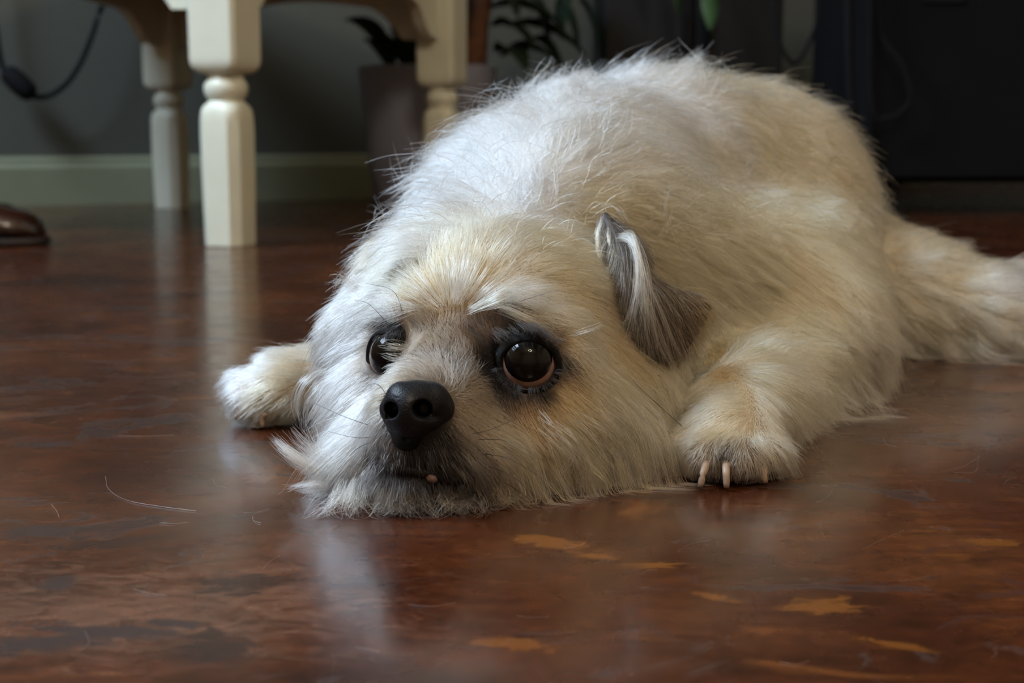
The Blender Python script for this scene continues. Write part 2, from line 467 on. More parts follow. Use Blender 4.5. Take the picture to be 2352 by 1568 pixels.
# ------------------------------------------------------------------ charcoal sideboard at the right, and cables hanging beside it
sb = tag(empty('sideboard', (0, 0, 0)), 'charcoal sideboard on low feet in the dark behind the rump of the dog', 'sideboard')
sx0, sx1, sY = W(1985, 2.25, .2)[0], 1.45, 2.25
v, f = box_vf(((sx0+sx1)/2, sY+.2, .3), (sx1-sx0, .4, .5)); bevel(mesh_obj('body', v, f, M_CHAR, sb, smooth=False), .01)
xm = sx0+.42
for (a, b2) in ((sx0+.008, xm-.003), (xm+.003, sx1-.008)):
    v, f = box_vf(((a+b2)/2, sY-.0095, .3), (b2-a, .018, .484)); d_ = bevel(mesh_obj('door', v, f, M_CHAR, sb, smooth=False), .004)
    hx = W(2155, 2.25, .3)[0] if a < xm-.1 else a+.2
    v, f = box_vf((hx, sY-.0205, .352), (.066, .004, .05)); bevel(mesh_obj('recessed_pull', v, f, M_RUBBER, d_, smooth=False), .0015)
for x in (sx0+.05, sx1-.05):
    for y in (sY+.04, sY+.36):
        v, f = box_vf((x, y, .0253), (.045, .045, .0495)); mesh_obj('foot', v, f, M_BLACK, sb, smooth=False)


def cable(label, pts, r, nm='power_cord', cat='cable', grp=None):
    v, f = tube(spline(pts, 40), r, 8)
    return tag(mesh_obj(nm, v, f, M_RUBBER), label, cat, grp)


cable('thin black cord looping low between the black cabinet and the sideboard', [P(1890, -320, 2.30), P(1880, 0, 2.30), P(1862, 90, 2.29), P(1820, 145, 2.28), P(1780, 60, 2.28), P(1775, -60, 2.30), P(1770, -320, 2.30)], .0035)
cable('thick black cord hanging nearly straight beside the sideboard edge', [P(1945, -320, 2.20), P(1948, 0, 2.20), P(1950, 150, 2.20), P(1958, 260, 2.20), P(1985, 420, 2.19), G(2010, 520)+np.array([0, 0, .007]), G(2080, 515)+np.array([0, 0, .007])], .0065)
cable('black cord curving down the front of the sideboard door', [P(2010, -320, 2.20), P(2018, 0, 2.20), P(2030, 90, 2.20), P(2075, 150, 2.19), P(2090, 230, 2.19), P(2040, 270, 2.19), P(2000, 210, 2.19), P(2000, -320, 2.19)], .0030)

# ------------------------------------------------------------------ cord with inline switch at the left
cord = cable('black cord with an inline switch hanging in a loop at the upper left', [P(-60, -260, 2.41), P(-14, 40, 2.43), P(2, 140, 2.43), P(22, 178, 2.43), P(62, 215, 2.44), P(105, 222, 2.45), P(150, 195, 2.46), P(185, 145, 2.47), P(212, 80, 2.48), P(228, 30, 2.49), P(262, -60, 2.5), P(290, -200, 2.5)], .0048)
a, b2 = P(10, 160, 2.43), P(76, 222, 2.43)
v, f = tube([a+(b2-a)*t for t in (0, .04, .15, .5, .85, .96, 1)], [.005, .012, .017, .019, .017, .012, .005], 12)
mesh_obj('inline_switch', v, f, M_RUBBER, cord)

# ------------------------------------------------------------------ brown shoe at the left edge
tx, ty = W(106, 1.66, .01)[:2]
shoe = tag(empty('shoe', (0, 0, 0)), 'polished dark brown leather shoe, its toe showing at the left edge of the floor', 'shoe')


def shoe_ring(s, w, z0, zt, sq=2.4, n=28):
    out = []
    for k in range(n):
        a_ = 2*math.pi*k/n; ca, sa = math.cos(a_), math.sin(a_)
        y = math.copysign(abs(ca)**(2/sq), ca)*w; z = math.copysign(abs(sa)**(2/sq), sa)
        zz = (z0+zt)/2 + z*(zt-z0)/2
        y *= 1-.25*max(0, z)
        out.append((tx-s, ty+y+.0015*s/.1, zz))
    return out


v, f = rings([shoe_ring(*q) for q in ((.001, .006, .011, .018), (.004, .017, .009, .027), (.012, .029, .0085, .035), (.026, .038, .0085, .041), (.045, .043, .0085, .046), (.065, .045, .0085, .053),
                                      (.09, .045, .0085, .062), (.12, .042, .0085, .074), (.15, .038, .0085, .088), (.17, .036, .0085, .098), (.21, .034, .0085, .094), (.25, .033, .0085, .098), (.27, .026, .0085, .096), (.278, .012, .012, .09))])
mesh_obj('upper', v, f, M_LEATHER, shoe)
out = []
for k in range(48):
    a_ = 2*math.pi*k/48; s = .140+.1425*math.cos(a_); w = .0455*abs(math.sin(a_))**.62*(1-.13*math.exp(-((s-.19)/.05)**2)-.12*max(0, s-.14)/.14)
    out.append((s, math.copysign(w, math.sin(a_))))
R_ = [[(tx-(s-.140)*k_-.140, ty+w*k_+.0015*s/.1, z) for s, w in out] for z, k_ in ((.0005, .97), (.002, 1), (.009, 1), (.0105, .98))]
v, f = rings(R_); mesh_obj('sole', v, f, M_SOLE, shoe)
v, f = tube([(tx-.052-.012*math.cos(t*math.pi), ty+.0425*math.cos(math.pi-t*math.pi) if False else ty+.0425*(2*t-1), .012+.0365*math.sin(t*math.pi)**.45) for t in [i/24 for i in range(1, 24)]], .0012, 6)
mesh_obj('toe_cap_seam', v, f, M_SOLE, shoe)
for i in range(4):
    s = .095+.014*i; zt = .062+(s-.09)*.41
    v, f = tube(spline([(tx-s, ty-.017, zt-.002), (tx-s-.002, ty-.008, zt+.0035), (tx-s-.003, ty+.008, zt+.0035), (tx-s-.006, ty+.017, zt-.002)], 10), .0016, 6)
    mesh_obj('lace', v, f, M_SOLE, shoe)

# ================================================================== THE DOG
# ---- signed distance field of the body: rounded cones and ellipsoids melted together
VOX = 0.0023
GLO = np.array([-.40, .43, -.004]); GHI = np.array([.50, 1.08, .215])
GN = np.ceil((GHI-GLO)/VOX).astype(int)+1


class Field:
    def __init__(self, lo, n, vox):
        self.lo, self.n, self.vox = lo, n, vox
        self.g = np.full(n, 0.05, np.float32)

    def add(self, a, b, ra, rb, k=.010, op='add', margin=.03):
        a, b = np.array(a, float), np.array(b, float); m = max(ra, rb)+margin
        i0 = np.clip(np.floor((np.minimum(a, b)-m-self.lo)/self.vox).astype(int), 0, self.n)
        i1 = np.clip(np.ceil((np.maximum(a, b)+m-self.lo)/self.vox).astype(int)+1, 0, self.n)
        if np.any(i1 <= i0): return
        sl = tuple(slice(p, q) for p, q in zip(i0, i1))
        ax = [self.lo[d]+self.vox*np.arange(i0[d], i1[d]) for d in range(3)]
        X, Y, Z = np.meshgrid(*ax, indexing='ij', sparse=True)
        ab = b-a; L2_ = max(ab@ab, 1e-12)
        t = np.clip(((X-a[0])*ab[0]+(Y-a[1])*ab[1]+(Z-a[2])*ab[2])/L2_, 0, 1)
        d = np.sqrt((X-a[0]-t*ab[0])**2+(Y-a[1]-t*ab[1])**2+(Z-a[2]-t*ab[2])**2)-(ra+(rb-ra)*t)
        g = self.g[sl]
        if op == 'add':
            h = np.clip(.5+.5*(g-d)/k, 0, 1); self.g[sl] = g*(1-h)+d*h-k*h*(1-h)
        else:
            h = np.clip(.5-.5*(g+d)/k, 0, 1); self.g[sl] = g*(1-h)-d*h+k*h*(1-h)

    def floor_cut(self, z0):
        Z = self.lo[2]+self.vox*np.arange(self.n[2]); self.g = np.maximum(self.g, (z0-Z)[None, None, :].astype(np.float32))

    def sample(self, p):
        q = np.clip((p-self.lo)/self.vox, 0, np.array(self.n)-1.001); i = q.astype(int); t = q-i
        g = self.g; x, y, z = i.T; tx_, ty_, tz_ = t.T
        def c(a, b, c_): return g[x+a, y+b, z+c_]
        c00 = c(0, 0, 0)*(1-tx_)+c(1, 0, 0)*tx_; c10 = c(0, 1, 0)*(1-tx_)+c(1, 1, 0)*tx_
        c01 = c(0, 0, 1)*(1-tx_)+c(1, 0, 1)*tx_; c11 = c(0, 1, 1)*(1-tx_)+c(1, 1, 1)*tx_
        return (c00*(1-ty_)+c10*ty_)*(1-tz_)+(c01*(1-ty_)+c11*ty_)*tz_

    def grad(self, p):
        e = self.vox*1.2; o = np.empty_like(p)
        for d in range(3):
            q = p.copy(); q[:, d] += e; r = p.copy(); r[:, d] -= e; o[:, d] = self.sample(q)-self.sample(r)
        return o/np.maximum(np.linalg.norm(o, axis=1, keepdims=True), 1e-9)

    def mesh(self):
        import openvdb
        gr = openvdb.FloatGrid(0.05); gr.copyFromArray(self.g)
        pts, quads = gr.convertToQuads(isovalue=0.0)
        return pts*self.vox+self.lo, np.asarray(quads)


B = Field(GLO, GN, VOX)


def ball(px, py, Y, r, k=.012): c = P(px, py, Y); B.add(c, c, r, r, k)
def cone(p, q, ra, rb, k=.012): B.add(p, q, ra, rb, k)


# trunk, receding to the right
cone(P(1290, 610, .72), P(1365, 465, .78), .068, .054, .02)
cone(P(1365, 465, .78), P(1520, 480, .86), .054, .072, .02)
cone(P(1520, 485, .86), P(1705, 505, .92), .074, .076, .02)
cone(P(1560, 440, .87), P(1735, 410, .93), .061, .054, .02)
cone(P(1450, 700, .73), P(1680, 690, .80), .058, .062, .025)
cone(P(1720, 520, .91), P(1790, 640, .84), .074, .056, .025)
cone(P(1540, 735, .715), P(1770, 735, .745), .050, .047, .04)
# hind leg folded against the flank, and the stretched hind leg / tail root behind it
cone(P(1780, 710, .80), P(1845, 810, .725), .052, .036, .025)
cone(W(1850, .72, .03), W(1780, .66, .018), .030, .016, .02)
cone(P(1920, 660, .95), P(2095, 712, .88), .056, .041, .02)
cone(P(2095, 715, .88), W(2260, .86, .024), .042, .027, .015)
cone(W(2260, .86, .024), W(2520, .84, .016), .027, .016, .012)
cone(W(2250, .89, .036), W(2330, .88, .037), .011, .011, .012)
cone(W(2330, .88, .037), W(2460, .87, .034), .011, .008, .012)
# neck and head
cone(P(1135, 745, .625), P(1290, 590, .72), .050, .066, .025)
ball(1125, 770, .605, .050)
ball(1075, 735, .580, .034, .02)
ball(1250, 760, .590, .034, .02)
cone(P(1175, 752, .551), P(1262, 775, .551), .0140, .0120, .010)          # brow over the near eye
cone(P(985, 742, .560), P(920, 752, .572), .0150, .0120, .010)            # brow over the far eye
cone(P(1060, 850, .548), P(975, 945, .508), .0220, .0165, .012)           # bridge of the muzzle
ball(1190, 915, .552, .023, .012)
cone(P(1240, 960, .562), P(1340, 930, .590), .037, .036, .015)            # near cheek
cone(W(1180, .545, .022), W(1400, .600, .026), .022, .030, .015)          # jowl
cone(P(935, 900, .567), P(895, 800, .592), .024, .026, .012)              # far cheek
cone(P(895, 960, .560), P(912, 1010, .540), .021, .018, .015)
cone(P(955, 995, .514), P(890, 1040, .519), .0155, .0145, .010)           # upper lip, far side
cone(P(975, 995, .514), P(1065, 1050, .516), .0160, .0180, .010)          # upper lip, near side
cone(W(925, .503, .0110), W(1010, .509, .0115), .0105, .0115, .008)       # chin
cone(W(880, .522, .013), W(1150, .530, .013), .012, .014, .012)
cone(W(1150, .530, .013), W(1350, .555, .016), .014, .018, .012)           # lower jaw
B.add(P(855, 1052, .502), P(930, 1078, .494), .0016, .0020, .004, 'sub')  # mouth line
B.add(P(930, 1078, .494), P(1000, 1092, .494), .0020, .0020, .004, 'sub')
B.add(P(1000, 1092, .494), P(1110, 1130, .504), .0020, .0018, .004, 'sub')
# near foreleg: elbow, wrist, paw with four toes
cone(W(1650, .70, .024), W(1712, .650, .017), .024, .0165, .02)
cone(W(1712, .650, .017), W(1698, .590, .0165), .0165, .0165, .012)
cone(W(1698, .590, .021), W(1685, .560, .0155), .0185, .0150, .010)
toesR = []
for (px, py, Yt, r) in ((1583, 0, .556, .0078), (1632, 0, .543, .0092), (1697, 0, .541, .0096), (1752, 0, .548, .0086)):
    a, b2 = W(px*.55+1688*.45, .562, .016), W(px, Yt, .0092)
    cone(a, b2, .0095, r, .004); toesR.append((a, b2, r))
B.add(W(1663, .552, .0165), W(1663, .532, .0060), .0022, .0020, .003, 'sub')
# far foreleg, stretched to the left
cone(P(1010, 820, .675), W(790, .668, .0190), .028, .0150, .015)
cone(W(790, .668, .0190), W(665, .660, .0180), .0150, .0155, .01)
toesL = []
for (px, Yt, zt, r) in ((597, .645, .009, .0076), (567, .650, .013, .0080), (564, .662, .016, .0078), (582, .674, .013, .0073)):
    a, b2 = W(657, .655+(Yt-.658)*.5, .0175), W(px, Yt, zt)
    cone(a, b2, .0105, r, .004); toesL.append((a, b2, r))
# eye sockets
EYER, EYEL, ER = P(1212, 834, .5335), P(918, 818, .5535), .0122
for e in (EYER, EYEL): B.add(e, e, .0118, .0118, .004, 'sub')
B.floor_cut(.0012)
bv, bq = B.mesh()
skin_mat, nt, bs = new_mat('skin')
at = N(nt, 'ShaderNodeAttribute', attribute_name='col'); nt.links.new(at.outputs['Color'], bs.inputs['Base Color']); bs.inputs['Roughness'].default_value = .7
dog = mesh_obj('dog', bv, bq, skin_mat)
# face orientation: make normals outward
me = dog.data
cen = np.empty(len(me.polygons)*3, np.float32); me.polygons.foreach_get('center', cen); cen = cen.reshape(-1, 3).astype(float)
nor = np.empty(len(me.polygons)*3, np.float32); me.polygons.foreach_get('normal', nor); nor = nor.reshape(-1, 3).astype(float)
gsel = B.grad(cen)
if np.mean(np.sum(gsel*nor, 1)) < 0:
    me.flip_normals(); nor = -nor
ar = np.empty(len(me.polygons)); me.polygons.foreach_get('area', ar)
tag(dog, 'shaggy cream and white dog lying with its chin on the floor, eyes looking up', 'dog')
bvh = BVHTree.FromPolygons([tuple(v) for v in bv], [tuple(int(i) for i in q) for q in bq])
print('body', len(bv), 'area', ar.sum())


def hit(px, py):
    r = bvh.ray_cast(Vector((0, 0, CAM_H)), ray(px, py))
    return np.array(r[0]) if r[0] is not None else None


# ---- how the coat lies: at each spot of the body the lie of the hair, its length, colour, lift and waviness
WH, CR, TAN, BRN, DRK, GRY, OR = (.83, .80, .76), (.68, .475, .24), (.44, .275, .13), (.12, .068, .04), (.012, .010, .010), (.16, .135, .115), (.62, .42, .22)
EYD = (.034, .021, .014)
LC, LG, FW = (.72, .55, .33), (.37, .285, .19), (.79, .70, .56)
# px, py, dx, dy, length mm, lift, colour, wave
AN = [
    # forehead, hair fanning up and away from between the eyes
    (1035, 700, 0, -1, 10, .35, (.27, .16, .08), .2), (1000, 640, -.15, -1, 16, .40, CR, .3), (1085, 640, .15, -1, 16, .40, CR, .3), (1050, 570, 0, -1, 20, .35, LC, .4),
    (940, 640, -.8, -.7, 18, .35, LC, .4), (1150, 600, .6, -.8, 18, .30, LC, .4), (1250, 620, 1, -.25, 16, .22, CR, .3), (1330, 640, 1, .15, 14, .20, CR, .2),
    (1180, 680, .9, .05, 18, .35, FW, .5), (1240, 730, 1, .45, 20, .25, LC, .4), (1320, 790, .9, .65, 18, .2, LC, .3), (1350, 720, 1, .3, 13, .15, CR, .2),
    (900, 700, -1, .15, 18, .35, FW, .4), (850, 680, -1, .45, 20, .35, FW, .5), (1110, 690, .5, -.3, 12, .35, (.34, .21, .11), .3), (970, 700, -.6, -.4, 11, .35, (.30, .19, .10), .2),
    # between the eyes and the top of the muzzle
    (1040, 760, .1, -1, 8, .40, (.085, .052, .028), .2), (1000, 790, -.3, -.9, 8, .45, (.10, .062, .034), .3), (1060, 800, .2, -1, 7, .4, (.085, .055, .032), .2), (1075, 810, .3, -.8, 7, .35, (.075, .046, .028), .2), (960, 760, -.5, -.6, 8, .35, (.09, .058, .034), .2),
    (1000, 850, -.2, -1, 9, .50, (.19, .15, .115), .4), (940, 855, -.8, -.5, 10, .45, (.24, .195, .15), .4), (1060, 860, .6, -.7, 10, .45, GRY, .4), (1100, 900, 1, .1, 11, .35, LG, .4),
    (1080, 960, 1, .35, 12, .3, LG, .5), (890, 900, -1, .1, 10, .35, LG, .4),
    # around the near eye
    (1130, 760, -.2, -.6, 5, .20, BRN, .1), (1120, 830, -.6, .3, 5, .15, DRK, .1), (1150, 890, -.1, 1, 6, .2, DRK, .1), (1215, 912, .25, 1, 6, .2, BRN, .1), (1282, 870, 1, .6, 6, .15, BRN, .1),
    (1215, 750, .6, -.3, 5, .15, DRK, .1), (1280, 790, 1, .5, 7, .15, BRN, .2), (1165, 770, 0, -.8, 5, .2, DRK, .1), (1140, 800, -.6, -.2, 5, .2, DRK, .1), (1108, 800, -.6, -.2, 7, .2, EYD, .1), (1108, 850, -.6, .1, 7, .2, EYD, .1), (1102, 760, -.3, -.7, 7, .25, EYD, .1), (1135, 742, 0, -.8, 7, .25, EYD, .1), (1085, 790, -.6, -.4, 7, .25, (.075, .045, .028), .1), (1170, 742, .3, -.7, 6, .25, EYD, .1), (1180, 930, .2, 1, 6, .2, BRN, .1), (1130, 860, -.6, .6, 5, .2, DRK, .1), (1180, 905, 0, 1, 5, .2, DRK, .1), (1250, 905, .4, 1, 5, .2, DRK, .1), (1245, 755, .8, -.1, 5, .15, DRK, .1), (1185, 752, .2, -.8, 5, .2, DRK, .1), (1290, 840, 1, .5, 6, .15, DRK, .1), (1220, 950, .5, 1, 10, .2, TAN, .2), (1300, 910, .9, .8, 12, .2, CR, .2),
    # around the far eye
    (885, 760, -.8, -.5, 6, .25, DRK, .1), (860, 870, -.8, .8, 6, .2, GRY, .1), (900, 880, -.8, .4, 7, .3, LG, .2), (925, 745, -.3, -.8, 8, .25, BRN, .2),
    # far (lit) side of the face
    (830, 760, -.75, .8, 22, .22, WH, .3), (800, 850, -.45, 1, 26, .2, WH, .3), (830, 930, -.45, 1, 26, .22, WH, .3), (790, 980, -.6, .9, 30, .3, WH, .4), (850, 980, -.5, .9, 20, .25, WH, .3),
    (800, 1040, -.8, .6, 32, .40, FW, .5), (780, 1080, -1, .2, 32, .45, FW, .6),
    # lips, dark round the mouth, and chin
    (870, 1030, -.4, 1, 15, .35, DRK, .6), (1080, 1085, .7, .9, 15, .3, DRK, .5), (1010, 1010, .5, .9, 11, .3, DRK, .5), (855, 1055, -.4, 1, 12, .35, GRY, .6), (1030, 1060, .6, .9, 12, .3, DRK, .6), (960, 1000, .2, 1, 9, .35, DRK, .6), (900, 1015, -.3, 1, 9, .35, GRY, .6), (900, 1085, -.2, 1, 12, .35, DRK, .6), (900, 1045, -.1, 1, 11, .35, DRK, .6), (950, 1030, .1, 1, 11, .35, DRK, .6), (1000, 1035, .5, 1, 13, .35, DRK, .6), (1060, 1030, .8, .9, 17, .3, GRY, .6),
    (930, 1075, -.1, 1, 9, .35, DRK, .6), (1000, 1085, .3, .9, 10, .3, DRK, .5), (1060, 1100, .7, .7, 13, .3, BRN, .5),
    (835, 1105, -.6, 1, 20, .35, FW, .7), (880, 1078, -.3, 1, 13, .35, DRK, .6), (915, 1098, -.1, 1, 13, .35, DRK, .6), (960, 1102, .1, 1, 13, .35, DRK, .6), (1015, 1108, .3, 1, 14, .35, (.06, .048, .04), .6), (930, 1118, 0, 1, 16, .35, GRY, .6), (900, 1138, -.2, 1, 22, .4, FW, .7), (980, 1138, .2, 1, 22, .4, GRY, .7), (1050, 1140, .6, .8, 22, .3, GRY, .6), (820, 1120, -.8, .6, 22, .4, WH, .8),
    # near cheek: long hair sweeping down and to the right
    (1150, 1000, .9, .7, 20, .25, LG, .5), (1180, 1080, .75, .9, 26, .25, LG, .5), (1250, 1020, .8, .9, 28, .22, TAN, .4), (1300, 960, .85, .85, 26, .2, CR, .4), (1250, 1120, .5, 1, 28, .3, LG, .6),
    (1350, 1020, .5, 1, 30, .22, CR, .5), (1400, 940, .6, 1, 30, .2, LC, .4), (1350, 1100, .3, 1, 30, .3, LG, .7), (1430, 1020, .35, 1, 34, .25, LC, .5), (1450, 1100, .3, 1, 34, .3, LG, .7),
    (1380, 860, .7, .9, 22, .15, CR, .3), (1400, 780, .8, .6, 14, .12, TAN, .2), (1390, 690, .8, .4, 10, .12, TAN, .2), (1390, 600, .8, .2, 10, .15, BRN, .2),
    (1500, 980, .3, 1, 30, .2, CR, .4), (1530, 1060, .2, 1, 22, .2, LG, .5),
    # nape and shoulders, bright and tousled
    (1100, 480, -.5, -.7, 32, .40, WH, .7), (1000, 480, -1, .2, 32, .40, WH, .8), (1000, 560, -.9, .6, 26, .35, FW, .7), (1200, 470, .1, -.8, 30, .35, WH, .6), (1080, 360, -.8, -.4, 34, .40, WH, .8),
    (1190, 300, -.6, -.7, 34, .40, WH, .8), (1180, 390, -.3, -.8, 34, .30, WH, .7), (1290, 360, .3, -.5, 32, .22, FW, .6), (1300, 230, -.1, -.9, 30, .40, WH, .8), (1330, 470, .9, -.3, 26, .20, OR, .4), (1290, 520, .7, -.5, 22, .2, CR, .4),
    (1400, 470, 1, -.1, 26, .18, OR, .4), (940, 580, -1, .5, 22, .35, LC, .6),
    # back
    (1420, 190, .3, -.9, 26, .38, WH, .7), (1530, 150, .6, -.7, 24, .34, FW, .6), (1650, 160, .8, -.5, 22, .28, LC, .5), (1780, 190, 1, .1, 20, .2, LC, .4), (1450, 300, .6, .1, 28, .16, FW, .5), (1550, 260, .9, .2, 26, .14, WH, .5),
    (1600, 320, .9, .3, 26, .14, LC, .5), (1500, 400, .9, .35, 28, .15, LC, .5), (1600, 460, .9, .3, 26, .14, CR, .4), (1750, 330, .9, .6, 24, .12, CR, .4), (1850, 350, .7, .8, 22, .14, OR, .4), (1750, 500, .8, .6, 24, .12, CR, .4),
    (1900, 480, .4, 1, 24, .12, CR, .4), (1950, 620, .2, 1, 26, .14, CR, .4), (1850, 650, .5, 1, 26, .14, TAN, .4), (1600, 600, .9, .35, 28, .14, CR, .5), (1500, 560, .9, .2, 24, .14, CR, .4), (1700, 620, .8, .5, 26, .13, CR, .4),
    (1600, 720, .8, .6, 30, .16, CR, .5), (1700, 760, .8, .5, 30, .16, CR, .5), (1560, 850, .6, .9, 28, .16, CR, .5),
    # folded hind leg, flank fringe
    (1850, 740, .7, .7, 28, .14, CR, .4), (1960, 760, .6, .8, 28, .15, LC, .4), (2030, 850, .1, 1, 30, .2, LC, .4), (1920, 850, .3, 1, 34, .18, LC, .4), (1850, 900, .6, .9, 40, .2, LC, .5), (1950, 930, .8, .7, 44, .22, LC, .5),
    (1790, 850, .5, .9, 36, .18, CR, .5), (1880, 960, 1, .5, 44, .22, LG, .5), (2000, 950, 1, .3, 40, .22, LC, .5),
    # stretched hind leg and tail
    (2080, 540, .8, -.2, 22, .35, LC, .5), (2180, 600, .9, .2, 22, .35, LC, .5), (2130, 700, .9, .6, 26, .2, LC, .5), (2200, 780, .9, .6, 30, .2, LC, .5), (2300, 720, 1, .2, 26, .3, LC, .5), (2340, 670, .9, -.3, 26, .4, WH, .7), (2120, 800, .9, .6, 36, .2, LC, .5),
    # near foreleg and paw
    (1700, 935, -1, .15, 12, .12, LC, .3), (1640, 940, -.9, .3, 12, .12, LC, .3), (1760, 950, .2, .8, 14, .15, LC, .4), (1640, 840, .7, .8, 28, .16, CR, .4), (1740, 850, .7, .8, 28, .16, CR, .4), (1820, 800, .7, .8, 28, .16, CR, .4), (1690, 975, -.4, .9, 10, .15, LC, .5), (1770, 980, .4, 1, 15, .25, LC, .6), (1620, 990, -.4, 1, 12, .25, LC, .7),
    (1800, 1040, .6, .9, 15, .3, LG, .6), (1640, 1060, -.1, 1, 7, .3, LG, .8), (1700, 1060, 0, 1, 7, .3, LG, .8), (1760, 1060, .2, 1, 9, .3, LG, .7), (1590, 1050, -.3, 1, 10, .3, LG, .7), (1662, 1050, 0, 1, 4, .2, EYD, .3), (1610, 1085, 0, 1, 4, .2, (.30, .21, .17), .4), (1690, 1090, 0, 1, 4, .2, (.30, .21, .17), .4),  # shade of the gap between the toes is put into the hair colour
    # far foreleg and paw
    (700, 850, -1, .1, 14, .12, LC, .3), (620, 830, -1, .05, 14, .16, FW, .3), (560, 850, -.9, .4, 12, .2, WH, .3), (540, 890, -.7, .9, 10, .2, WH, .4), (620, 900, -.9, .6, 14, .16, CR, .4), (700, 920, -1, .3, 16, .16, CR, .4), (600, 930, -.6, .8, 10, .2, LG, .4), (740, 880, -.8, .4, 22, .25, FW, .5),
]
aP, aD, aL, aLi, aC, aW = [], [], [], [], [], []
missed = []
for (px, py, dx, dy, ln, li, col, wv) in AN:
    h = hit(px, py)
    if h is None:
        r_ = ray(px, py); best = None
        for t in np.linspace(.45, 1.05, 60):
            q = bvh.find_nearest(Vector((0, 0, CAM_H))+r_*t)
            if best is None or q[3] < best[1]: best = (np.array(q[0]), q[3])
        missed.append((px, py, round(best[1]*1000))); h = best[0]
    d = np.array([dx, -dy*math.sin(PITCH)*0, -dy]); d /= np.linalg.norm(d)
    aP.append(h); aD.append(d); aL.append(ln*.001); aLi.append(li); aC.append(col); aW.append(wv)
# unseen far side: hair runs back along the body and down
for (q, d, ln, col) in (((-.02, .95, .05), (.6, .3, -.7), .028, LC), ((.1, 1.02, .05), (.7, .1, -.7), .028, LC), ((.25, 1.02, .05), (.8, 0, -.5), .026, LC), ((-.08, .8, .05), (-.3, .4, -.8), .03, WH),
                        ((.1, .95, .16), (.8, .4, 0), .024, LC), ((.22, 1.0, .13), (.8, .4, -.2), .024, LC)):
    d = np.array(d); aP.append(np.array(q)); aD.append(d/np.linalg.norm(d)); aL.append(ln); aLi.append(.2); aC.append(col); aW.append(.5)
print('anchors off the body (mm):', missed)
aP, aD, aL, aLi, aC, aW = map(np.array, (aP, aD, aL, aLi, aC, aW))


def lookup(p, chunk=20000, kk=5):
    """blend of the nearest spots' settings"""
    out = []
    for s in range(0, len(p), chunk):
        q = p[s:s+chunk]
        d2 = ((q[:, None, :]-aP[None])**2).sum(2)
        idx = np.argpartition(d2, kk, axis=1)[:, :kk]
        dd = np.sqrt(np.take_along_axis(d2, idx, 1))
        m = dd.min(1, keepdims=True)+.0015
        w = np.exp(-(dd/m)**2*1.2)+1e-6; w /= w.sum(1, keepdims=True)
        out.append(np.concatenate([(w[..., None]*aD[idx]).sum(1), (w*aL[idx]).sum(1)[:, None], (w*aLi[idx]).sum(1)[:, None], (w[..., None]*aC[idx]).sum(1), (w*aW[idx]).sum(1)[:, None]], 1))
    return np.concatenate(out)


lk = lookup(bv)
ca = me.attributes.new('col', 'FLOAT_COLOR', 'POINT')
ca.data.foreach_set('color', np.concatenate([lk[:, 5:8]*.55, np.ones((len(bv), 1))], 1).astype(np.float32).ravel())

# ---- hair material
hair_mat = bpy.data.materials.new('dog_hair'); hair_mat.use_nodes = True
nt = hair_mat.node_tree; nt.nodes.clear()
hout = nt.nodes.new('ShaderNodeOutputMaterial'); hb = nt.nodes.new('ShaderNodeBsdfHairPrincipled')
hb.model = 'CHIANG'; hb.parametrization = 'COLOR'
hat = N(nt, 'ShaderNodeAttribute', attribute_name='hcol')
nt.links.new(hat.outputs['Color'], hb.inputs['Color'])
hb.inputs['Roughness'].default_value = .35; hb.inputs['Radial Roughness'].default_value = .6; hb.inputs['Random Roughness'].default_value = .2
nt.links.new(hb.outputs[0], hout.inputs[0])


def unit(v): return v/np.maximum(np.linalg.norm(v, axis=-1, keepdims=True), 1e-9)


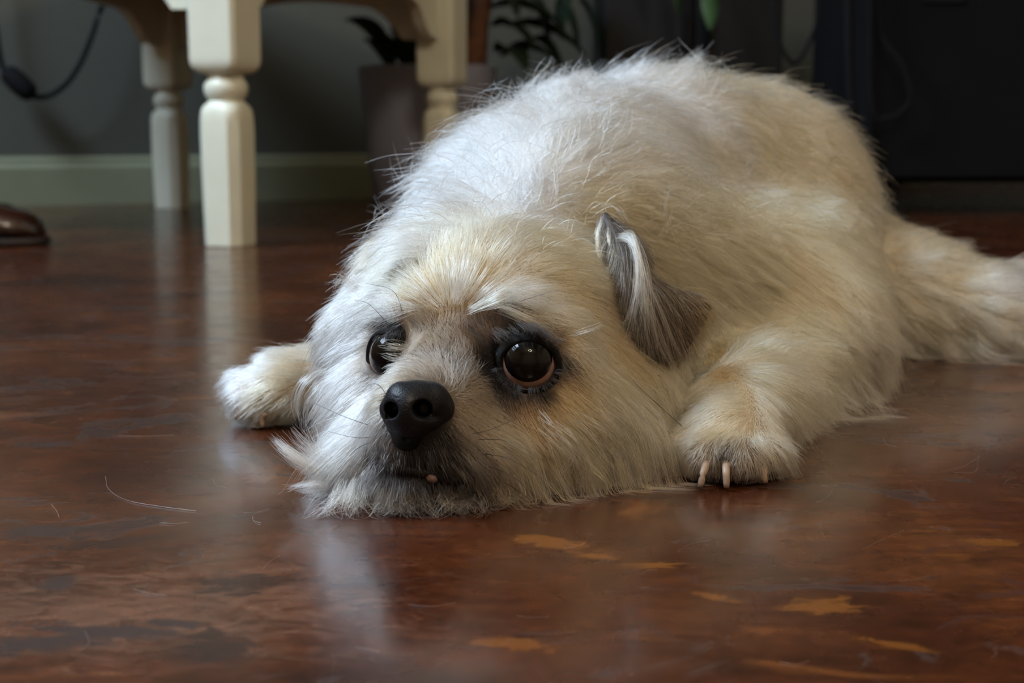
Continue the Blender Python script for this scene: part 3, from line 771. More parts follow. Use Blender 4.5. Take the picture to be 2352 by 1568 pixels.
def make_hair(name, roots, normals, dirs, lens, lift, cols, wave, width, parent, seg=8, clump=.72, clump_n=24, field=B, grav=.10, zmin=.0006, seed=1, keepout=()):
    r = np.random.default_rng(seed); n = len(roots)
    tang = unit(dirs-normals*np.sum(dirs*normals, 1, keepdims=True))
    wob = unit(r.normal(size=(n, 3)))
    d = unit(tang*(1-lift[:, None])+normals*(lift[:, None]+.12)+wob*(.10+.10*wave[:, None]))
    target = unit(tang+normals*.02+wob*(.18+.28*wave[:, None]))
    ln = lens*(.55+.55*r.random(n)+.35*(r.random(n) < .08))
    step = ln/(seg-1)
    pts = np.empty((n, seg, 3)); pts[:, 0] = roots-normals*.0006
    curlaxis = unit(np.cross(tang, normals)); ph = r.random(n)*6.28; fr = 1.2+1.8*r.random(n)
    fly = (r.random(n) < .06)
    for s in range(1, seg):
        t = s/(seg-1)
        c = np.sin(ph+fr*t*4)*wave*.30
        dd = unit(d+(target-d)*(min(1, t*1.25))+curlaxis*c[:, None]+np.array([0, 0, -1.])*(grav*t*(1+lens[:, None]*18))+normals*(fly*.5)[:, None])
        p = pts[:, s-1]+dd*step[:, None]
        if field is not None:
            sd = field.sample(p); need = .0004+lens*.045*t+.0002
            bad = sd < need
            if bad.any():
                g = field.grad(p[bad]); p[bad] += g*(need[bad]-sd[bad])[:, None]
        for (ce, ra) in keepout:
            v_ = p-ce; l_ = np.linalg.norm(v_, axis=1); b_ = l_ < ra
            p[b_] = ce+v_[b_]/l_[b_, None]*ra
        p[:, 2] = np.maximum(p[:, 2], zmin+.0012*r.random(n)*t)
        pts[:, s] = p
    # locks: each hair leans to the middle hair of its lock, more so towards the tip
    for lev, (cn, amt) in enumerate(((clump_n, clump), (clump_n*5, clump*.35))):
        cs = r.choice(n, max(4, n//cn), replace=False)
        kd = KDTree(len(cs))
        for i, c_ in enumerate(cs): kd.insert(roots[c_], i)
        kd.balance()
        own = np.fromiter((cs[kd.find(p)[1]] for p in roots), dtype=np.int64, count=n)
        dist = np.linalg.norm(roots-roots[own], axis=1)
        free = (r.random(n) < .90)*(.5+.6*r.random(n))
        rel = pts[own]-pts[own][:, :1]          # the lock hair's shape
        sc = (lens/np.maximum(lens[own], 1e-4))[:, None, None]
        tt = (np.arange(seg)/(seg-1))[None, :, None]
        tgt = pts[own][:, :1]+rel*np.clip(sc, .6, 1.2)
        same = np.exp(-(dist/(.35*lens+.004))**2)
        wgt = (amt*free*same*np.clip(lens/.020, .25, 1.15))[:, None, None]*tt**1.3
        pts = pts*(1-wgt)+tgt*wgt
        clcol = r.normal(size=n)
        if lev == 0: tint = clcol[own]
    pts[:, :, 2] = np.maximum(pts[:, :, 2], zmin)
    hc = bpy.data.hair_curves.new(name); hc.add_curves([seg]*n)
    hc.points.foreach_set('position', pts.astype(np.float32).ravel())
    rad = np.array([1, 1, .98, .95, .9, .82, .7, .5, .4, .3])
    rad = np.interp(np.linspace(0, 1, seg), np.linspace(0, 1, 8), [.95, 1, 1, .97, .9, .78, .58, .25])
    w = (width if hasattr(width, '__len__') else np.full(n, width))*(.75+.5*r.random(n))
    ra_ = hc.attributes.get('radius') or hc.attributes.new('radius', 'FLOAT', 'POINT')
    ra_.data.foreach_set('value', (w[:, None]*.5*rad[None]).astype(np.float32).ravel())
    cc = np.clip(cols*(1+.09*tint[:, None]+.14*r.normal(size=(n, 1))), .004, .93)
    dark = (r.random(n) < .012)
    cc[dark] *= .35
    ha = hc.attributes.new('hcol', 'FLOAT_COLOR', 'CURVE')
    ha.data.foreach_set('color', np.concatenate([cc, np.ones((n, 1))], 1).astype(np.float32).ravel())
    hc.materials.append(hair_mat)
    o = bpy.data.objects.new(name, hc); C.objects.link(o)
    if parent: o.parent = parent
    return o


# ---- roots of the coat
head_c = P(1130, 850, .57)
camd = cen[:, 1]
dens = np.interp(camd, [.48, .60, .70, .85, 1.05], [260, 210, 130, 90, 60])*1e4     # hairs per square metre
dens = np.where(nor[:, 1] > .45, dens*.25, dens)                                  # turned away from the room's open side
dens = np.where((cen[:, 2] < .004), 0, dens)
NOSE = P(957, 945, .4905)
for e in (EYER, EYEL): dens = np.where(np.linalg.norm(cen-e, axis=1) < .0136, 0, dens)
nd = np.linalg.norm((cen-NOSE)/np.array([.0150, .014, .0105]), axis=1)
dens = np.where(nd < 1, 0, dens)
cnt = rng.poisson(dens*ar)
fi = np.repeat(np.arange(len(cen)), cnt)
loops = bv[bq[fi]]                                          # n,4,3
u, w_ = rng.random((2, len(fi), 1))
roots = (loops[:, 0]*(1-u)+loops[:, 1]*u)*(1-w_)+(loops[:, 3]*(1-u)+loops[:, 2]*u)*w_
nrm = B.grad(roots)
lk = lookup(roots+rng.normal(size=roots.shape)*.0015)
print('hairs', len(roots))
width = np.interp(roots[:, 1], [.48, .60, .75, 1.0], [.000095, .000115, .00016, .00022])
is_head = (roots[:, 1] < .66) & (roots[:, 0] < W(1545, .60, .05)[0]) & (roots[:, 0] > W(735, .66, .03)[0]) & ~((roots[:, 0] < W(800, .66, .03)[0]) & (roots[:, 1] > .63))
is_paw = (roots[:, 1] < .66) & (roots[:, 0] > W(1545, .60, .05)[0]) & (roots[:, 2] < .06)
keep = ((EYER, .0134), (EYEL, .0134))
for nm, sel, sd_ in (('head_fur', is_head, 3), ('body_fur', ~is_head, 4)):
    o = make_hair(nm, roots[sel], nrm[sel], lk[sel, 0:3], lk[sel, 3], lk[sel, 4], lk[sel, 5:8], lk[sel, 8], width[sel], dog, seed=sd_, keepout=keep if nm == 'head_fur' else ())
    tag(o, kind='stuff')

# ------------------------------------------------------------------ nose
def small_field(lo, hi, vox):
    lo, hi = np.array(lo, float), np.array(hi, float)
    return Field(lo, np.ceil((hi-lo)/vox).astype(int)+1, vox)


M_NOSE, nt, b = new_mat('black_nose_leather')
b.inputs['Base Color'].default_value = (.006, .007, .010, 1); b.inputs['Roughness'].default_value = .46
b.inputs['Coat Weight'].default_value = .1; b.inputs['Coat Roughness'].default_value = .3; b.inputs['Specular IOR Level'].default_value = .22
tc = N(nt, 'ShaderNodeTexCoord'); vo = N(nt, 'ShaderNodeTexVoronoi', Scale=1150.0)
nt.links.new(tc.outputs['Object'], vo.inputs['Vector'])
bp = N(nt, 'ShaderNodeBump', Strength=.55, Distance=.0003, invert=True); nt.links.new(vo.outputs['Distance'], bp.inputs['Height'])
nt.links.new(bp.outputs[0], b.inputs['Normal'])
nc = P(955, 950, .490)
NF = small_field(nc-.020, nc+.020, .00045)


def nb_(px, py, Y, r, k=.003): c = P(px, py, Y); NF.add(c, c, r, r, k, margin=.006)


NF.add(P(925, 915, .4900), P(990, 918, .4930), .0062, .0066, .003, margin=.006)
NF.add(P(940, 935, .4875), P(950, 945, .4880), .0072, .0070, .003, margin=.006)
NF.add(P(900, 938, .4905), P(915, 960, .4920), .0044, .0040, .002, margin=.006)      # far wing
NF.add(P(1010, 938, .4960), P(985, 958, .4925), .0054, .0048, .002, margin=.006)      # near wing
NF.add(P(1000, 925, .4955), P(960, 915, .4915), .0055, .0062, .002, margin=.006)
NF.add(P(938, 965, .4900), P(935, 1000, .4945), .0078, .0058, .004, margin=.006)      # down to the lip
NF.add(P(898, 942, .4825), P(906, 937, .4905), .0027, .0030, .0012, 'sub', .005)      # nostrils
NF.add(P(904, 950, .4850), P(893, 958, .4870), .0015, .0010, .0010, 'sub', .005)
NF.add(P(964, 941, .4780), P(974, 937, .4895), .0031, .0032, .0012, 'sub', .005)
NF.add(P(972, 950, .4810), P(1008, 960, .4880), .0020, .0010, .0010, 'sub', .005)
NF.add(P(937, 972, .4826), P(934, 1008, .4862), .0007, .0009, .0012, 'sub', .005)     # groove
v, q = NF.mesh()
nose = mesh_obj('nose', v, q, M_NOSE, dog); tag(nose, 'black pebbled nose with two open nostrils')

# ------------------------------------------------------------------ eyes
M_SCL = simple('eye_white', (.26, .155, .125), .12, .20, 350, coat=1.0, spec=.6)
M_IRIS = simple('dark_iris', (.004, .0025, .002), .035, .3, 300, coat=0, spec=.3)
M_PUP = simple('pupil', (.001, .001, .0015), .03, .1, 100, coat=0, spec=.3)
M_LID = simple('eyelid_skin', (.006, .0045, .004), .75, .3, 300, .3, 700, spec=.12)
M_LIDP = simple('wet_lid_rim', (.012, .008, .008), .35, .3, 300, coat=.3)


def eye(c, gaze, up, parent, open_fn, roll=0.0):
    g = unit(np.array(gaze, float)); u_ = np.array(up, float); u_ = unit(u_-g*(u_@g)); r_ = np.cross(g, u_)
    g2 = g

    def sph(th, ph, R, g=g2, uu=u_, rr=r_):
        return c+R*(math.cos(th)*g+math.sin(th)*(math.cos(ph)*rr+math.sin(ph)*uu))
    # eyeball with a cornea that stands out a little over the iris
    R = []
    for i in range(1, 25):
        th = math.pi*i/25; R.append([sph(th, 2*math.pi*k/36, ER) for k in range(36)])
    v, f = rings(R); ball_ = mesh_obj('eye', v, f, M_SCL, parent)
    # iris looks upward: its own axis
    gi = unit(g+u_*IRIS_UP+r_*IRIS_SIDE); ui = unit(u_-gi*(u_@gi)); ri = np.cross(gi, ui)
    def cap(name, th0, th1, bulge, mat):
        R = []
        for i in range(12):
            th = th0+(th1-th0)*i/11; t = th/.84
            rad = ER*(1+.0010/ER*0)+bulge*max(0, math.cos(min(1, t)*math.pi/2))**.8+.00004
            R.append([sph(max(th, .004), 2*math.pi*k/36, rad, gi, ui, ri) for k in range(36)])
        v, f = rings(R, False); f.append(tuple(range(35, -1, -1)))
        return mesh_obj(name, v, f, mat, ball_)
    cap('iris', .004, .84, .0013, M_IRIS)
    cap('pupil', .004, .42, .00145, M_PUP)
    # lids: a shell with an almond opening and a rounded wet rim
    K = 56; rows = []
    for (dth, rr_) in ((0, ER+.0001), (0, ER+.0006), (.02, ER+.0012), (.06, ER+.0015), (.14, ER+.0016), (.28, ER+.0014), (.50, ER+.0010), (.75, ER+.0002), (1.0, ER-.0008)):
        rows.append([sph(min(open_fn(2*math.pi*k/K)+dth, 2.2), 2*math.pi*k/K, rr_) for k in range(K)])
    v, f = rings(rows, False); lid = mesh_obj('eyelid', v, f, M_LID, parent)
    v, f = rings([rows[0], [p+unit(p-c)*.0005 for p in rows[0]], [sph(open_fn(2*math.pi*k/K)+.035, 2*math.pi*k/K, ER+.0013) for k in range(K)]], False)
    mesh_obj('lid_rim', v, f, M_LIDP, lid)
    return ball_


def opening(ph):
    s, c_ = math.sin(ph), math.cos(ph)
    a_ = .70 if s > 0 else .84                       # upper and lower reach of the opening
    b_ = .93
    return 1/math.sqrt((s/a_)**2+(c_/b_)**2)


IRIS_UP, IRIS_SIDE = .27, .06
gz = np.array([-.06, -1, .12])
eye(EYER, gz+np.array([.10, 0, 0]), (.12, 0, 1), dog, opening)
IRIS_UP, IRIS_SIDE = .18, -.25
eye(EYEL, np.array([-.62, -.80, .14]), (-.05, 0, 1), dog, opening)

# ------------------------------------------------------------------ ears
M_EAR = simple('ear_skin', (.035, .022, .016), .6, .3, 120)


def sheet(name, rows, thick, mat, parent, n=16):
    """thick curved flap through rows of points"""
    rows = [spline(r, n) for r in rows]; cols = [spline([r[j] for r in rows], 3*len(rows)) for j in range(n)]
    m = len(cols[0]); V = [cols[j][i] for i in range(m) for j in range(n)]
    Fc = [(i*n+j, i*n+j+1, (i+1)*n+j+1, (i+1)*n+j) for i in range(m-1) for j in range(n-1)]
    o = mesh_obj(name, V, Fc, mat, parent)
    md = o.modifiers.new('thick', 'SOLIDIFY'); md.thickness = thick; md.offset = 0
    return o, np.array(V), np.array(Fc)


ear, ev, ef = sheet('ear', [
    [P(1372, 520, .602), P(1388, 492, .600), P(1400, 500, .604), P(1425, 520, .608)],
    [P(1385, 560, .596), P(1410, 545, .588), P(1450, 548, .588), P(1478, 575, .598)],
    [P(1392, 630, .588), P(1430, 620, .577), P(1475, 622, .579), P(1505, 645, .588)],
    [P(1392, 700, .583), P(1445, 690, .571), P(1530, 680, .577), P(1626, 692, .588)],
    [P(1398, 760, .580), P(1450, 755, .569), P(1530, 750, .574), P(1606, 755, .584)],
    [P(1425, 815, .578), P(1460, 815, .570), P(1520, 810, .573), P(1570, 805, .581)],
    [P(1470, 850, .578), P(1480, 852, .574), P(1500, 852, .576), P(1525, 845, .584)]], .0018, M_EAR, dog)
tag(ear, 'folded grey-brown ear with pale silky strands')
ear2, ev2, ef2 = sheet('ear', [
    [P(960, 545, .640), P(930, 535, .640), P(890, 545, .645)],
    [P(925, 580, .625), P(895, 570, .622), P(860, 580, .630)],
    [P(890, 630, .615), P(865, 625, .612), P(830, 630, .620)],
    [P(850, 685, .610), P(840, 690, .608), P(815, 690, .615)]], .0018, M_EAR, dog, 10)


def sheet_hair(name, V, Fc, density, fn, parent, seed, width=.00010, flip=False, **kw):
    r = np.random.default_rng(seed)
    q = V[Fc]; n_ = np.cross(q[:, 2]-q[:, 0], q[:, 3]-q[:, 1]); A = np.linalg.norm(n_, axis=1)/2; n_ = unit(n_)
    cam_side = np.sign(-(n_[:, 1])); n_ = n_*cam_side[:, None]
    c = r.poisson(A*density*1e4); i = np.repeat(np.arange(len(q)), c); u_, w2 = r.random((2, len(i), 1)); qq = q[i]
    rt = (qq[:, 0]*(1-u_)+qq[:, 1]*u_)*(1-w2)+(qq[:, 3]*(1-u_)+qq[:, 2]*u_)*w2
    d, ln, li, co, wv = fn(rt, r)
    rt = rt+n_[i]*.001
    o = make_hair(name, rt, n_[i], d, ln, li, co, wv, width, parent, field=None, seed=seed, **kw)
    return tag(o, kind='stuff')


def ear_fn(rt, r):
    n = len(rt); c0 = P(1440, 560, .59); t = np.clip((c0[2]-rt[:, 2])/.05, 0, 1)
    right = np.clip((rt[:, 0]-P(1500, 700, .58)[0])/.018, 0, 1)
    d = unit(np.stack([.18+.55*right, -.05+0*t, -1+.35*right], 1))
    base = np.array([.075, .048, .026]); dk = np.array([.042, .030, .019]); tan = np.array([.20, .12, .055])
    co = dk+(base-dk)*right[:, None]; edge = np.clip((right-.80)/.2, 0, 1)[:, None]; co = co+(tan-co)*edge
    pale = (r.random(n) < .07); co[pale] = (.30, .26, .20)
    ln = np.where(pale, .022, .009)
    return d, ln, np.full(n, .14), co, np.full(n, .25)


def ear2_fn(rt, r):
    n = len(rt); d = unit(np.tile([-.9, -.1, -.5], (n, 1))); co = np.tile([.42, .30, .19], (n, 1))
    return d, np.full(n, .018), np.full(n, .3), co, np.full(n, .5)


sheet_hair('ear_fur', ev, ef, 420, ear_fn, ear, 21, clump=.4, clump_n=20, grav=.25)
sheet_hair('ear_fur', ev2, ef2, 200, ear2_fn, ear2, 22, clump=.5, grav=.3)

# ------------------------------------------------------------------ locks laid by hand: ear strands, beard wisps, brows
lockP, lockR, lockC = [], [], []
SEG = 12


def lock(pts, n, spread, w=.00011, col=WH, tipspread=None, base=.6, jit=.0):
    """a lock of n hairs along a path given as (px, py, distance)"""
    g_ = np.array(spline([P(*p) for p in pts], SEG))
    tsp = spread if tipspread is None else tipspread
    t = np.linspace(0, 1, SEG)[None, :, None]
    o0 = rng.normal(size=(n, 1, 3))*spread*base; o1 = rng.normal(size=(n, 1, 3))*tsp
    bend = rng.normal(size=(n, 1, 3))*tsp*.7
    p = g_[None]+o0*(1-t)+o1*t+bend*np.sin(t*math.pi)
    cut = .6+.45*rng.random((n, 1, 1)); tt = np.clip(t*cut, 0, 1)[..., 0]*(SEG-1)
    i = np.minimum(tt.astype(int), SEG-2); fr = (tt-i)[..., None]
    ar_ = np.arange(n)[:, None]; p = p[ar_, i]*(1-fr)+p[ar_, i+1]*fr
    p[..., 2] = np.maximum(p[..., 2], .0006)
    lockP.append(p); lockR.append(np.full(n, w)*(.7+.6*rng.random(n))); c_ = np.array(col)*(1+.12*rng.normal(size=(n, 1))); lockC.append(np.clip(c_, .004, .95))


PALE = (.80, .79, .80)
# silky strands over the near ear
for k in range(14):
    a = rng.normal()*9; e_ = rng.uniform(-30, 75)
    lock([(1395+a*.3, 560+rng.normal()*8, .592), (1448+a*.5, 548+rng.normal()*6, .580), (1468+e_*.25, 620, .570), (1462+e_*.6, 720, .565), (1440+e_*1.1, 800+rng.normal()*25, .565)], 9, .0009, .00011, PALE if k % 3 else LG)
for k in range(9):
    e_ = rng.uniform(-10, 110)
    lock([(1455+e_*.4, 640, .570), (1480+e_*.5, 720, .566), (1500+e_*.7, 800, .566), (1520+e_, 870+rng.normal()*20, .566)], 6, .0008, .0001, (.42, .38, .30))
lock([(1375, 600, .585), (1372, 540, .59), (1385, 488, .597)], 40, .0012, .00011, LC, .0006)
lock([(1400, 560, .585), (1398, 530, .59), (1420, 500, .6)], 24, .0012, .00011, LC, .0006)
lock([(1390, 620, .58), (1375, 700, .572), (1392, 790, .568), (1440, 850, .568)], 40, .0016, .00011, LG)
# far side of the face: wisps leaving the cheek
lock([(790, 1085, .52), (720, 1075, .515), (665, 1040, .515), (630, 1005, .52)], 200, .0026, .00011, FW, .0012)
lock([(800, 1060, .52), (735, 1050, .515), (690, 1020, .515)], 60, .0028, .00010, FW, .0016)
lock([(790, 1110, .515), (735, 1110, .51), (690, 1115, .51), (660, 1122, .51)], 50, .0014, .0001, FW, .0012)
lock([(770, 845, .575), (710, 865, .565), (680, 920, .562), (695, 985, .56)], 46, .0014, .0001, FW, .0009)
lock([(780, 860, .57), (730, 885, .562), (700, 940, .56), (700, 1000, .56)], 36, .0020, .0001, FW, .0012)
lock([(800, 900, .565), (762, 980, .552), (735, 1050, .54)], 90, .0030, .0001, WH, .0016)
lock([(830, 660, .585), (780, 640, .585), (760, 660, .585)], 40, .0022, .0001, WH, .002)
for k in range(26):
    y0 = rng.uniform(600, 780); x0 = 850-(y0-600)*.30+rng.normal()*8
    lock([(x0, y0, .59), (x0-35, y0+8, .588), (x0-62-rng.random()*20, y0+45+rng.random()*25, .585)], 9, .0010, .0001, WH, .0008)
# far ear hair
for k in range(12):
    lock([(945+rng.normal()*10, 562+rng.normal()*9, .610), (895+rng.normal()*10, 566, .600), (835+rng.normal()*12, 630+rng.normal()*24, .600)], 14, .0012, .0001, (.44, .30, .18) if k % 3 else LC, .0014)
lock([(905, 545, .66), (875, 500, .66), (868, 440, .665)], 3, .0014, .00012, (.5, .5, .5), .003)
lock([(900, 545, .66), (862, 510, .66), (850, 470, .665), (905, 440, .67)], 2, .0014, .00012, (.5, .5, .5), .002)
# dark hairs hanging over the upper lid of the near eye and standing round it
for k in range(46):
    a = rng.uniform(0, 1); x0 = 1128+a*150; y0 = 762-34*math.sin(a*math.pi)+rng.normal()*5+a*26
    lock([(x0, y0, .5330), (x0+14+10*a, y0+10, .5205), (x0+24+16*a, y0+24+rng.normal()*4, .5190)], 8, .0006, .00009, DRK if k % 3 else EYD, .0008)
for k in range(50):
    a = rng.uniform(.05, .95)*math.pi; ex, ey = 1214+math.cos(a)*72, 836+math.sin(a)*62
    lock([(ex-math.cos(a)*8, ey-math.sin(a)*8, .5215), (ex+math.cos(a)*6, ey+math.sin(a)*6, .5195), (ex+math.cos(a)*18+rng.normal()*4, ey+math.sin(a)*20+rng.random()*8, .5215)], 6, .0006, .00008, DRK, .0006)
for k in range(24):
    a = rng.uniform(0, 1); x0 = 868+a*56; y0 = 770-10*a+rng.normal()*4
    lock([(x0, y0, .551), (x0-6, y0+8, .5405), (x0-14, y0+20, .540)], 7, .0006, .00009, DRK, .0007)
# near brow, pale, swept out over the eye corner
lock([(1090, 690, .553), (1150, 705, .540), (1215, 735, .535), (1275, 770, .538), (1320, 810, .545)], 90, .0022, .0001, LC, .0016)
lock([(1110, 680, .552), (1170, 680, .540), (1240, 700, .538), (1310, 745, .545)], 110, .0028, .0001, FW, .0022)
lock([(1280, 775, .542), (1330, 765, .535), (1400, 742, .532)], 9, .0008, .00008, LC, .0006)
lock([(1290, 800, .542), (1350, 800, .538), (1408, 795, .54)], 8, .0008, .00008, LC, .0007)
lock([(1275, 790, .541), (1320, 840, .537), (1370, 900, .535), (1450, 960, .535)], 120, .0028, .0001, LC, .0026)
# far brow and tuft that crosses the far eye
lock([(1000, 700, .548), (930, 715, .548), (870, 740, .555), (820, 790, .56)], 70, .0026, .0001, WH, .0026)
lock([(945, 800, .535), (905, 798, .531), (868, 790, .533)], 34, .0012, .0001, LC, .0012)
lock([(940, 830, .534), (900, 822, .53), (872, 812, .533)], 22, .0012, .0001, LC, .0010)
# cheek and beard on the near side
lock([(1390, 880, .555), (1430, 950, .545), (1450, 1040, .538), (1460, 1110, .535), (1500, 1140, .53), (1590, 1163, .527)], 80, .0022, .00011, LC, .0012)
lock([(1380, 900, .552), (1415, 980, .54), (1430, 1060, .534), (1440, 1140, .525)], 90, .0030, .00011, LC, .0022)
for k in range(95):
    x0 = rng.uniform(1060, 1500); y0 = 1060-(x0-1060)*.25+rng.normal()*30; Y0 = .507+(x0-1060)*.00009
    sw = rng.uniform(-45, 60); c_ = [LC, LG, CR, TAN, GRY][rng.integers(5)]
    lock([(x0, y0, Y0), (x0+45, y0+55, Y0-.006), (x0+75+sw*.3, 1150+rng.normal()*8, Y0-.010), (x0+70+sw*1.4, 1186+rng.normal()*12, Y0-.012)], 9, .0010, .0001, c_, .0011)
for k in range(90):
    x0 = rng.uniform(780, 1090); y0 = 1122+rng.normal()*10-max(0, 850-x0)*.2; sw = rng.uniform(-60, 60); Y0 = .497
    c_ = [WH, FW, FW, LG][rng.integers(4)] if x0 < 900 else [LG, GRY, GRY, FW, DRK][rng.integers(5)]
    lock([(x0, y0, Y0+.004), (x0+(x0-930)*.12, y0+35, Y0-.004), (x0+(x0-930)*.25+sw*.4, 1160+rng.normal()*8, Y0-.006), (x0+(x0-930)*.3+sw*1.3, 1190+rng.normal()*12, Y0-.010)], 9, .0011, .0001, c_, .0014)
# long loose strands over the near cheek, and the fan of pale hair on the forehead
for k in range(60):
    x0, y0 = rng.uniform(1230, 1450), rng.uniform(935, 1050); h = hit(x0, y0); h2 = hit(min(x0+70, 1480), min(y0+75, 1120))
    if h is None or h2 is None or abs(h[1]-h2[1]) > .04: continue
    c_ = [FW, LC, LC, LG, (.10, .07, .045)][rng.integers(5)]; bw = rng.normal()*14
    lock([(x0, y0, h[1]-.004), (x0+38+bw, y0+35, (h[1]+h2[1])/2-.011), (x0+72+bw, y0+85, h2[1]-.010), (x0+78+rng.normal()*18, y0+128, h2[1]-.012)], 5, .0007, .00012, c_, .0008)
for k in range(80):
    a = rng.uniform(-1.25, 1.2); r0, r1 = 35, 95+rng.random()*50; cx_, cy0 = 1040, 735
    p0, p1, p2 = [(cx_+math.sin(a)*r*1.15, cy0-math.cos(a)*r) for r in (r0+rng.random()*40, r1, r1+45+rng.random()*35)]
    hs = [hit(*q) for q in (p0, p1, p2)]
    if any(h is None for h in hs) or abs(hs[0][1]-hs[2][1]) > .05: continue
    lock([(*p0, hs[0][1]-.003), (*p1, hs[1][1]-.010), (p2[0]+rng.normal()*8, p2[1]+6, hs[2][1]-.009)], 7, .0008, .00011, WH if a < .9 and k % 3 else LC, .0010)
# dark hairs of the lips and the middle of the beard
for k in range(90):
    x0 = rng.uniform(862, 1070); y0 = 1008+abs(x0-945)*.14+rng.random()*40; dx = (x0-945)*.22+rng.normal()*8
    lock([(x0, y0, .5000), (x0+dx*.5, y0+18, .4945), (x0+dx, y0+40+rng.random()*10, .4940)], 7, .0009, .00010, DRK, .0009)
for k in range(80):
    x0 = rng.uniform(872, 1085); y0 = 1078+(x0-872)*.10+rng.random()*24; dx = (x0-950)*.16+rng.normal()*10
    lock([(x0, y0, .5000), (x0+dx*.5, y0+18, .4925), (x0+dx, y0+42+rng.random()*12, .4920)], 7, .0009, .00010, DRK if k % 3 else EYD, .0010)
# short pale hairs over the dark lips
for k in range(70):
    x0 = rng.uniform(860, 1070); y0 = 1000+abs(x0-940)*.12+rng.random()*55; dx = (x0-940)*.35+rng.normal()*14
    c_ = PALE if x0 < 1000 else LG
    lock([(x0, y0, .500), (x0+dx*.4, y0+18, .493), (x0+dx, y0+48+rng.random()*14, .492)], 2, .0006, .0001, c_, .0006)
# pale streaks over the back
for k in range(34):
    x0 = rng.uniform(1380, 1800); y0 = rng.uniform(230, 700); h = hit(x0, y0); h2 = hit(x0-20, y0+75)
    if h is None or h2 is None or abs(h[1]-h2[1]) > .03 or y0 > 520: continue
    a_, b_ = h+[0, -.006, .003], h2+[0, -.009, .001]
    g_ = [(x0, y0, a_[1]), ((x0*2-40+rng.normal()*14)/2, y0+40, (a_[1]+b_[1])/2-.003), (x0-20+rng.normal()*22, y0+75, b_[1])]
    lock(g_, 8, .0012, .00016, FW, .0012)
# flank fringe on the floor
for k in range(30):
    x0 = rng.uniform(1800, 2010); y0 = rng.uniform(860, 930); Y0 = .665+(x0-1800)*.00005
    lock([(x0, y0, Y0), (x0+40, y0+50, Y0-.01), (x0+100+rng.normal()*30, 960+rng.normal()*14, Y0-.012)], 12, .002, .00012, LC, .002)
for k in range(34):
    x0 = rng.uniform(2080, 2380); y0 = rng.uniform(760, 800); Y0 = .835+rng.normal()*.006
    lock([(x0, y0, Y0), (x0+30, y0+28, Y0-.008), (x0+80+rng.normal()*24, 838+rng.normal()*8, Y0-.014)], 14, .0026, .00014, LC, .0026)
P_ = np.concatenate(lockP); R2 = np.concatenate(lockR); C2 = np.concatenate(lockC)
hc = bpy.data.hair_curves.new('long_locks'); hc.add_curves([SEG]*len(P_))
hc.points.foreach_set('position', P_.astype(np.float32).ravel())
taper = np.interp(np.linspace(0, 1, SEG), [0, .2, .7, 1], [.8, 1, .85, .25])
ra_ = hc.attributes.get('radius') or hc.attributes.new('radius', 'FLOAT', 'POINT')
ra_.data.foreach_set('value', (R2[:, None]*.5*taper[None]).astype(np.float32).ravel())
ha = hc.attributes.new('hcol', 'FLOAT_COLOR', 'CURVE'); ha.data.foreach_set('color', np.concatenate([C2, np.ones((len(C2), 1))], 1).astype(np.float32).ravel())
hc.materials.append(hair_mat)
lk_o = bpy.data.objects.new('long_locks', hc); C.objects.link(lk_o); lk_o.parent = dog; tag(lk_o, kind='stuff')

# wispy guard hairs standing off the back and shoulders
top_sel = (cen[:, 2] > .085) & (nor[:, 2] > -.1)
pr = ar*top_sel; pr /= pr.sum(); k_ = rng.choice(len(cen), 4200, p=pr)
rt = cen[k_]; l2 = lookup(rt); nn_ = nor[k_]
dirs = unit(l2[:, :3]+rng.normal(size=(len(rt), 3))*.45)
o = make_hair('guard_hair', rt, nn_, dirs, l2[:, 3]*1.35, np.clip(l2[:, 4]+.45, 0, .95), l2[:, 5:8], np.full(len(rt), .55), .00020, dog, clump=.75, clump_n=9, seed=31, grav=.05)
tag(o, kind='stuff')

# ------------------------------------------------------------------ lips, claws, pads, whiskers
M_LIP = simple('dark_lip', (.010, .008, .009), .6, .3, 400, spec=.3)
M_PINK = simple('pink_lip_spot', (.13, .075, .065), .7, .2, 300)
v, f = tube(spline([P(852, 1042, .5085), P(890, 1066, .4985), P(935, 1078, .4950), P(990, 1088, .4955), P(1050, 1108, .4995), P(1105, 1132, .507)], 30), [.0019]*30, 8)
lip = mesh_obj('lip', v, f, M_LIP, dog)
v, f = tube([P(980, 1094, .4945), P(987, 1098, .4935), P(996, 1101, .4935), P(1004, 1104, .4945)], [.0006, .0015, .0016, .0006], 10); mesh_obj('lip_spot', v, f, M_PINK, lip)
M_CLAW = simple('horn_claw', (.34, .25, .19), .38, .15, 200)
M_PAD = simple('paw_pad', (.018, .014, .015), .6, .3, 200, .5, 500)


def claw(a, b_, c_, r=.0017):
    v, f = tube(spline([a, b_, c_], 8), [r*.9, r*1.05, r*1.05, r, r*.97, r*.92, r*.86, r*.72], 10)
    mesh_obj('claw', v, f, M_CLAW, dog)


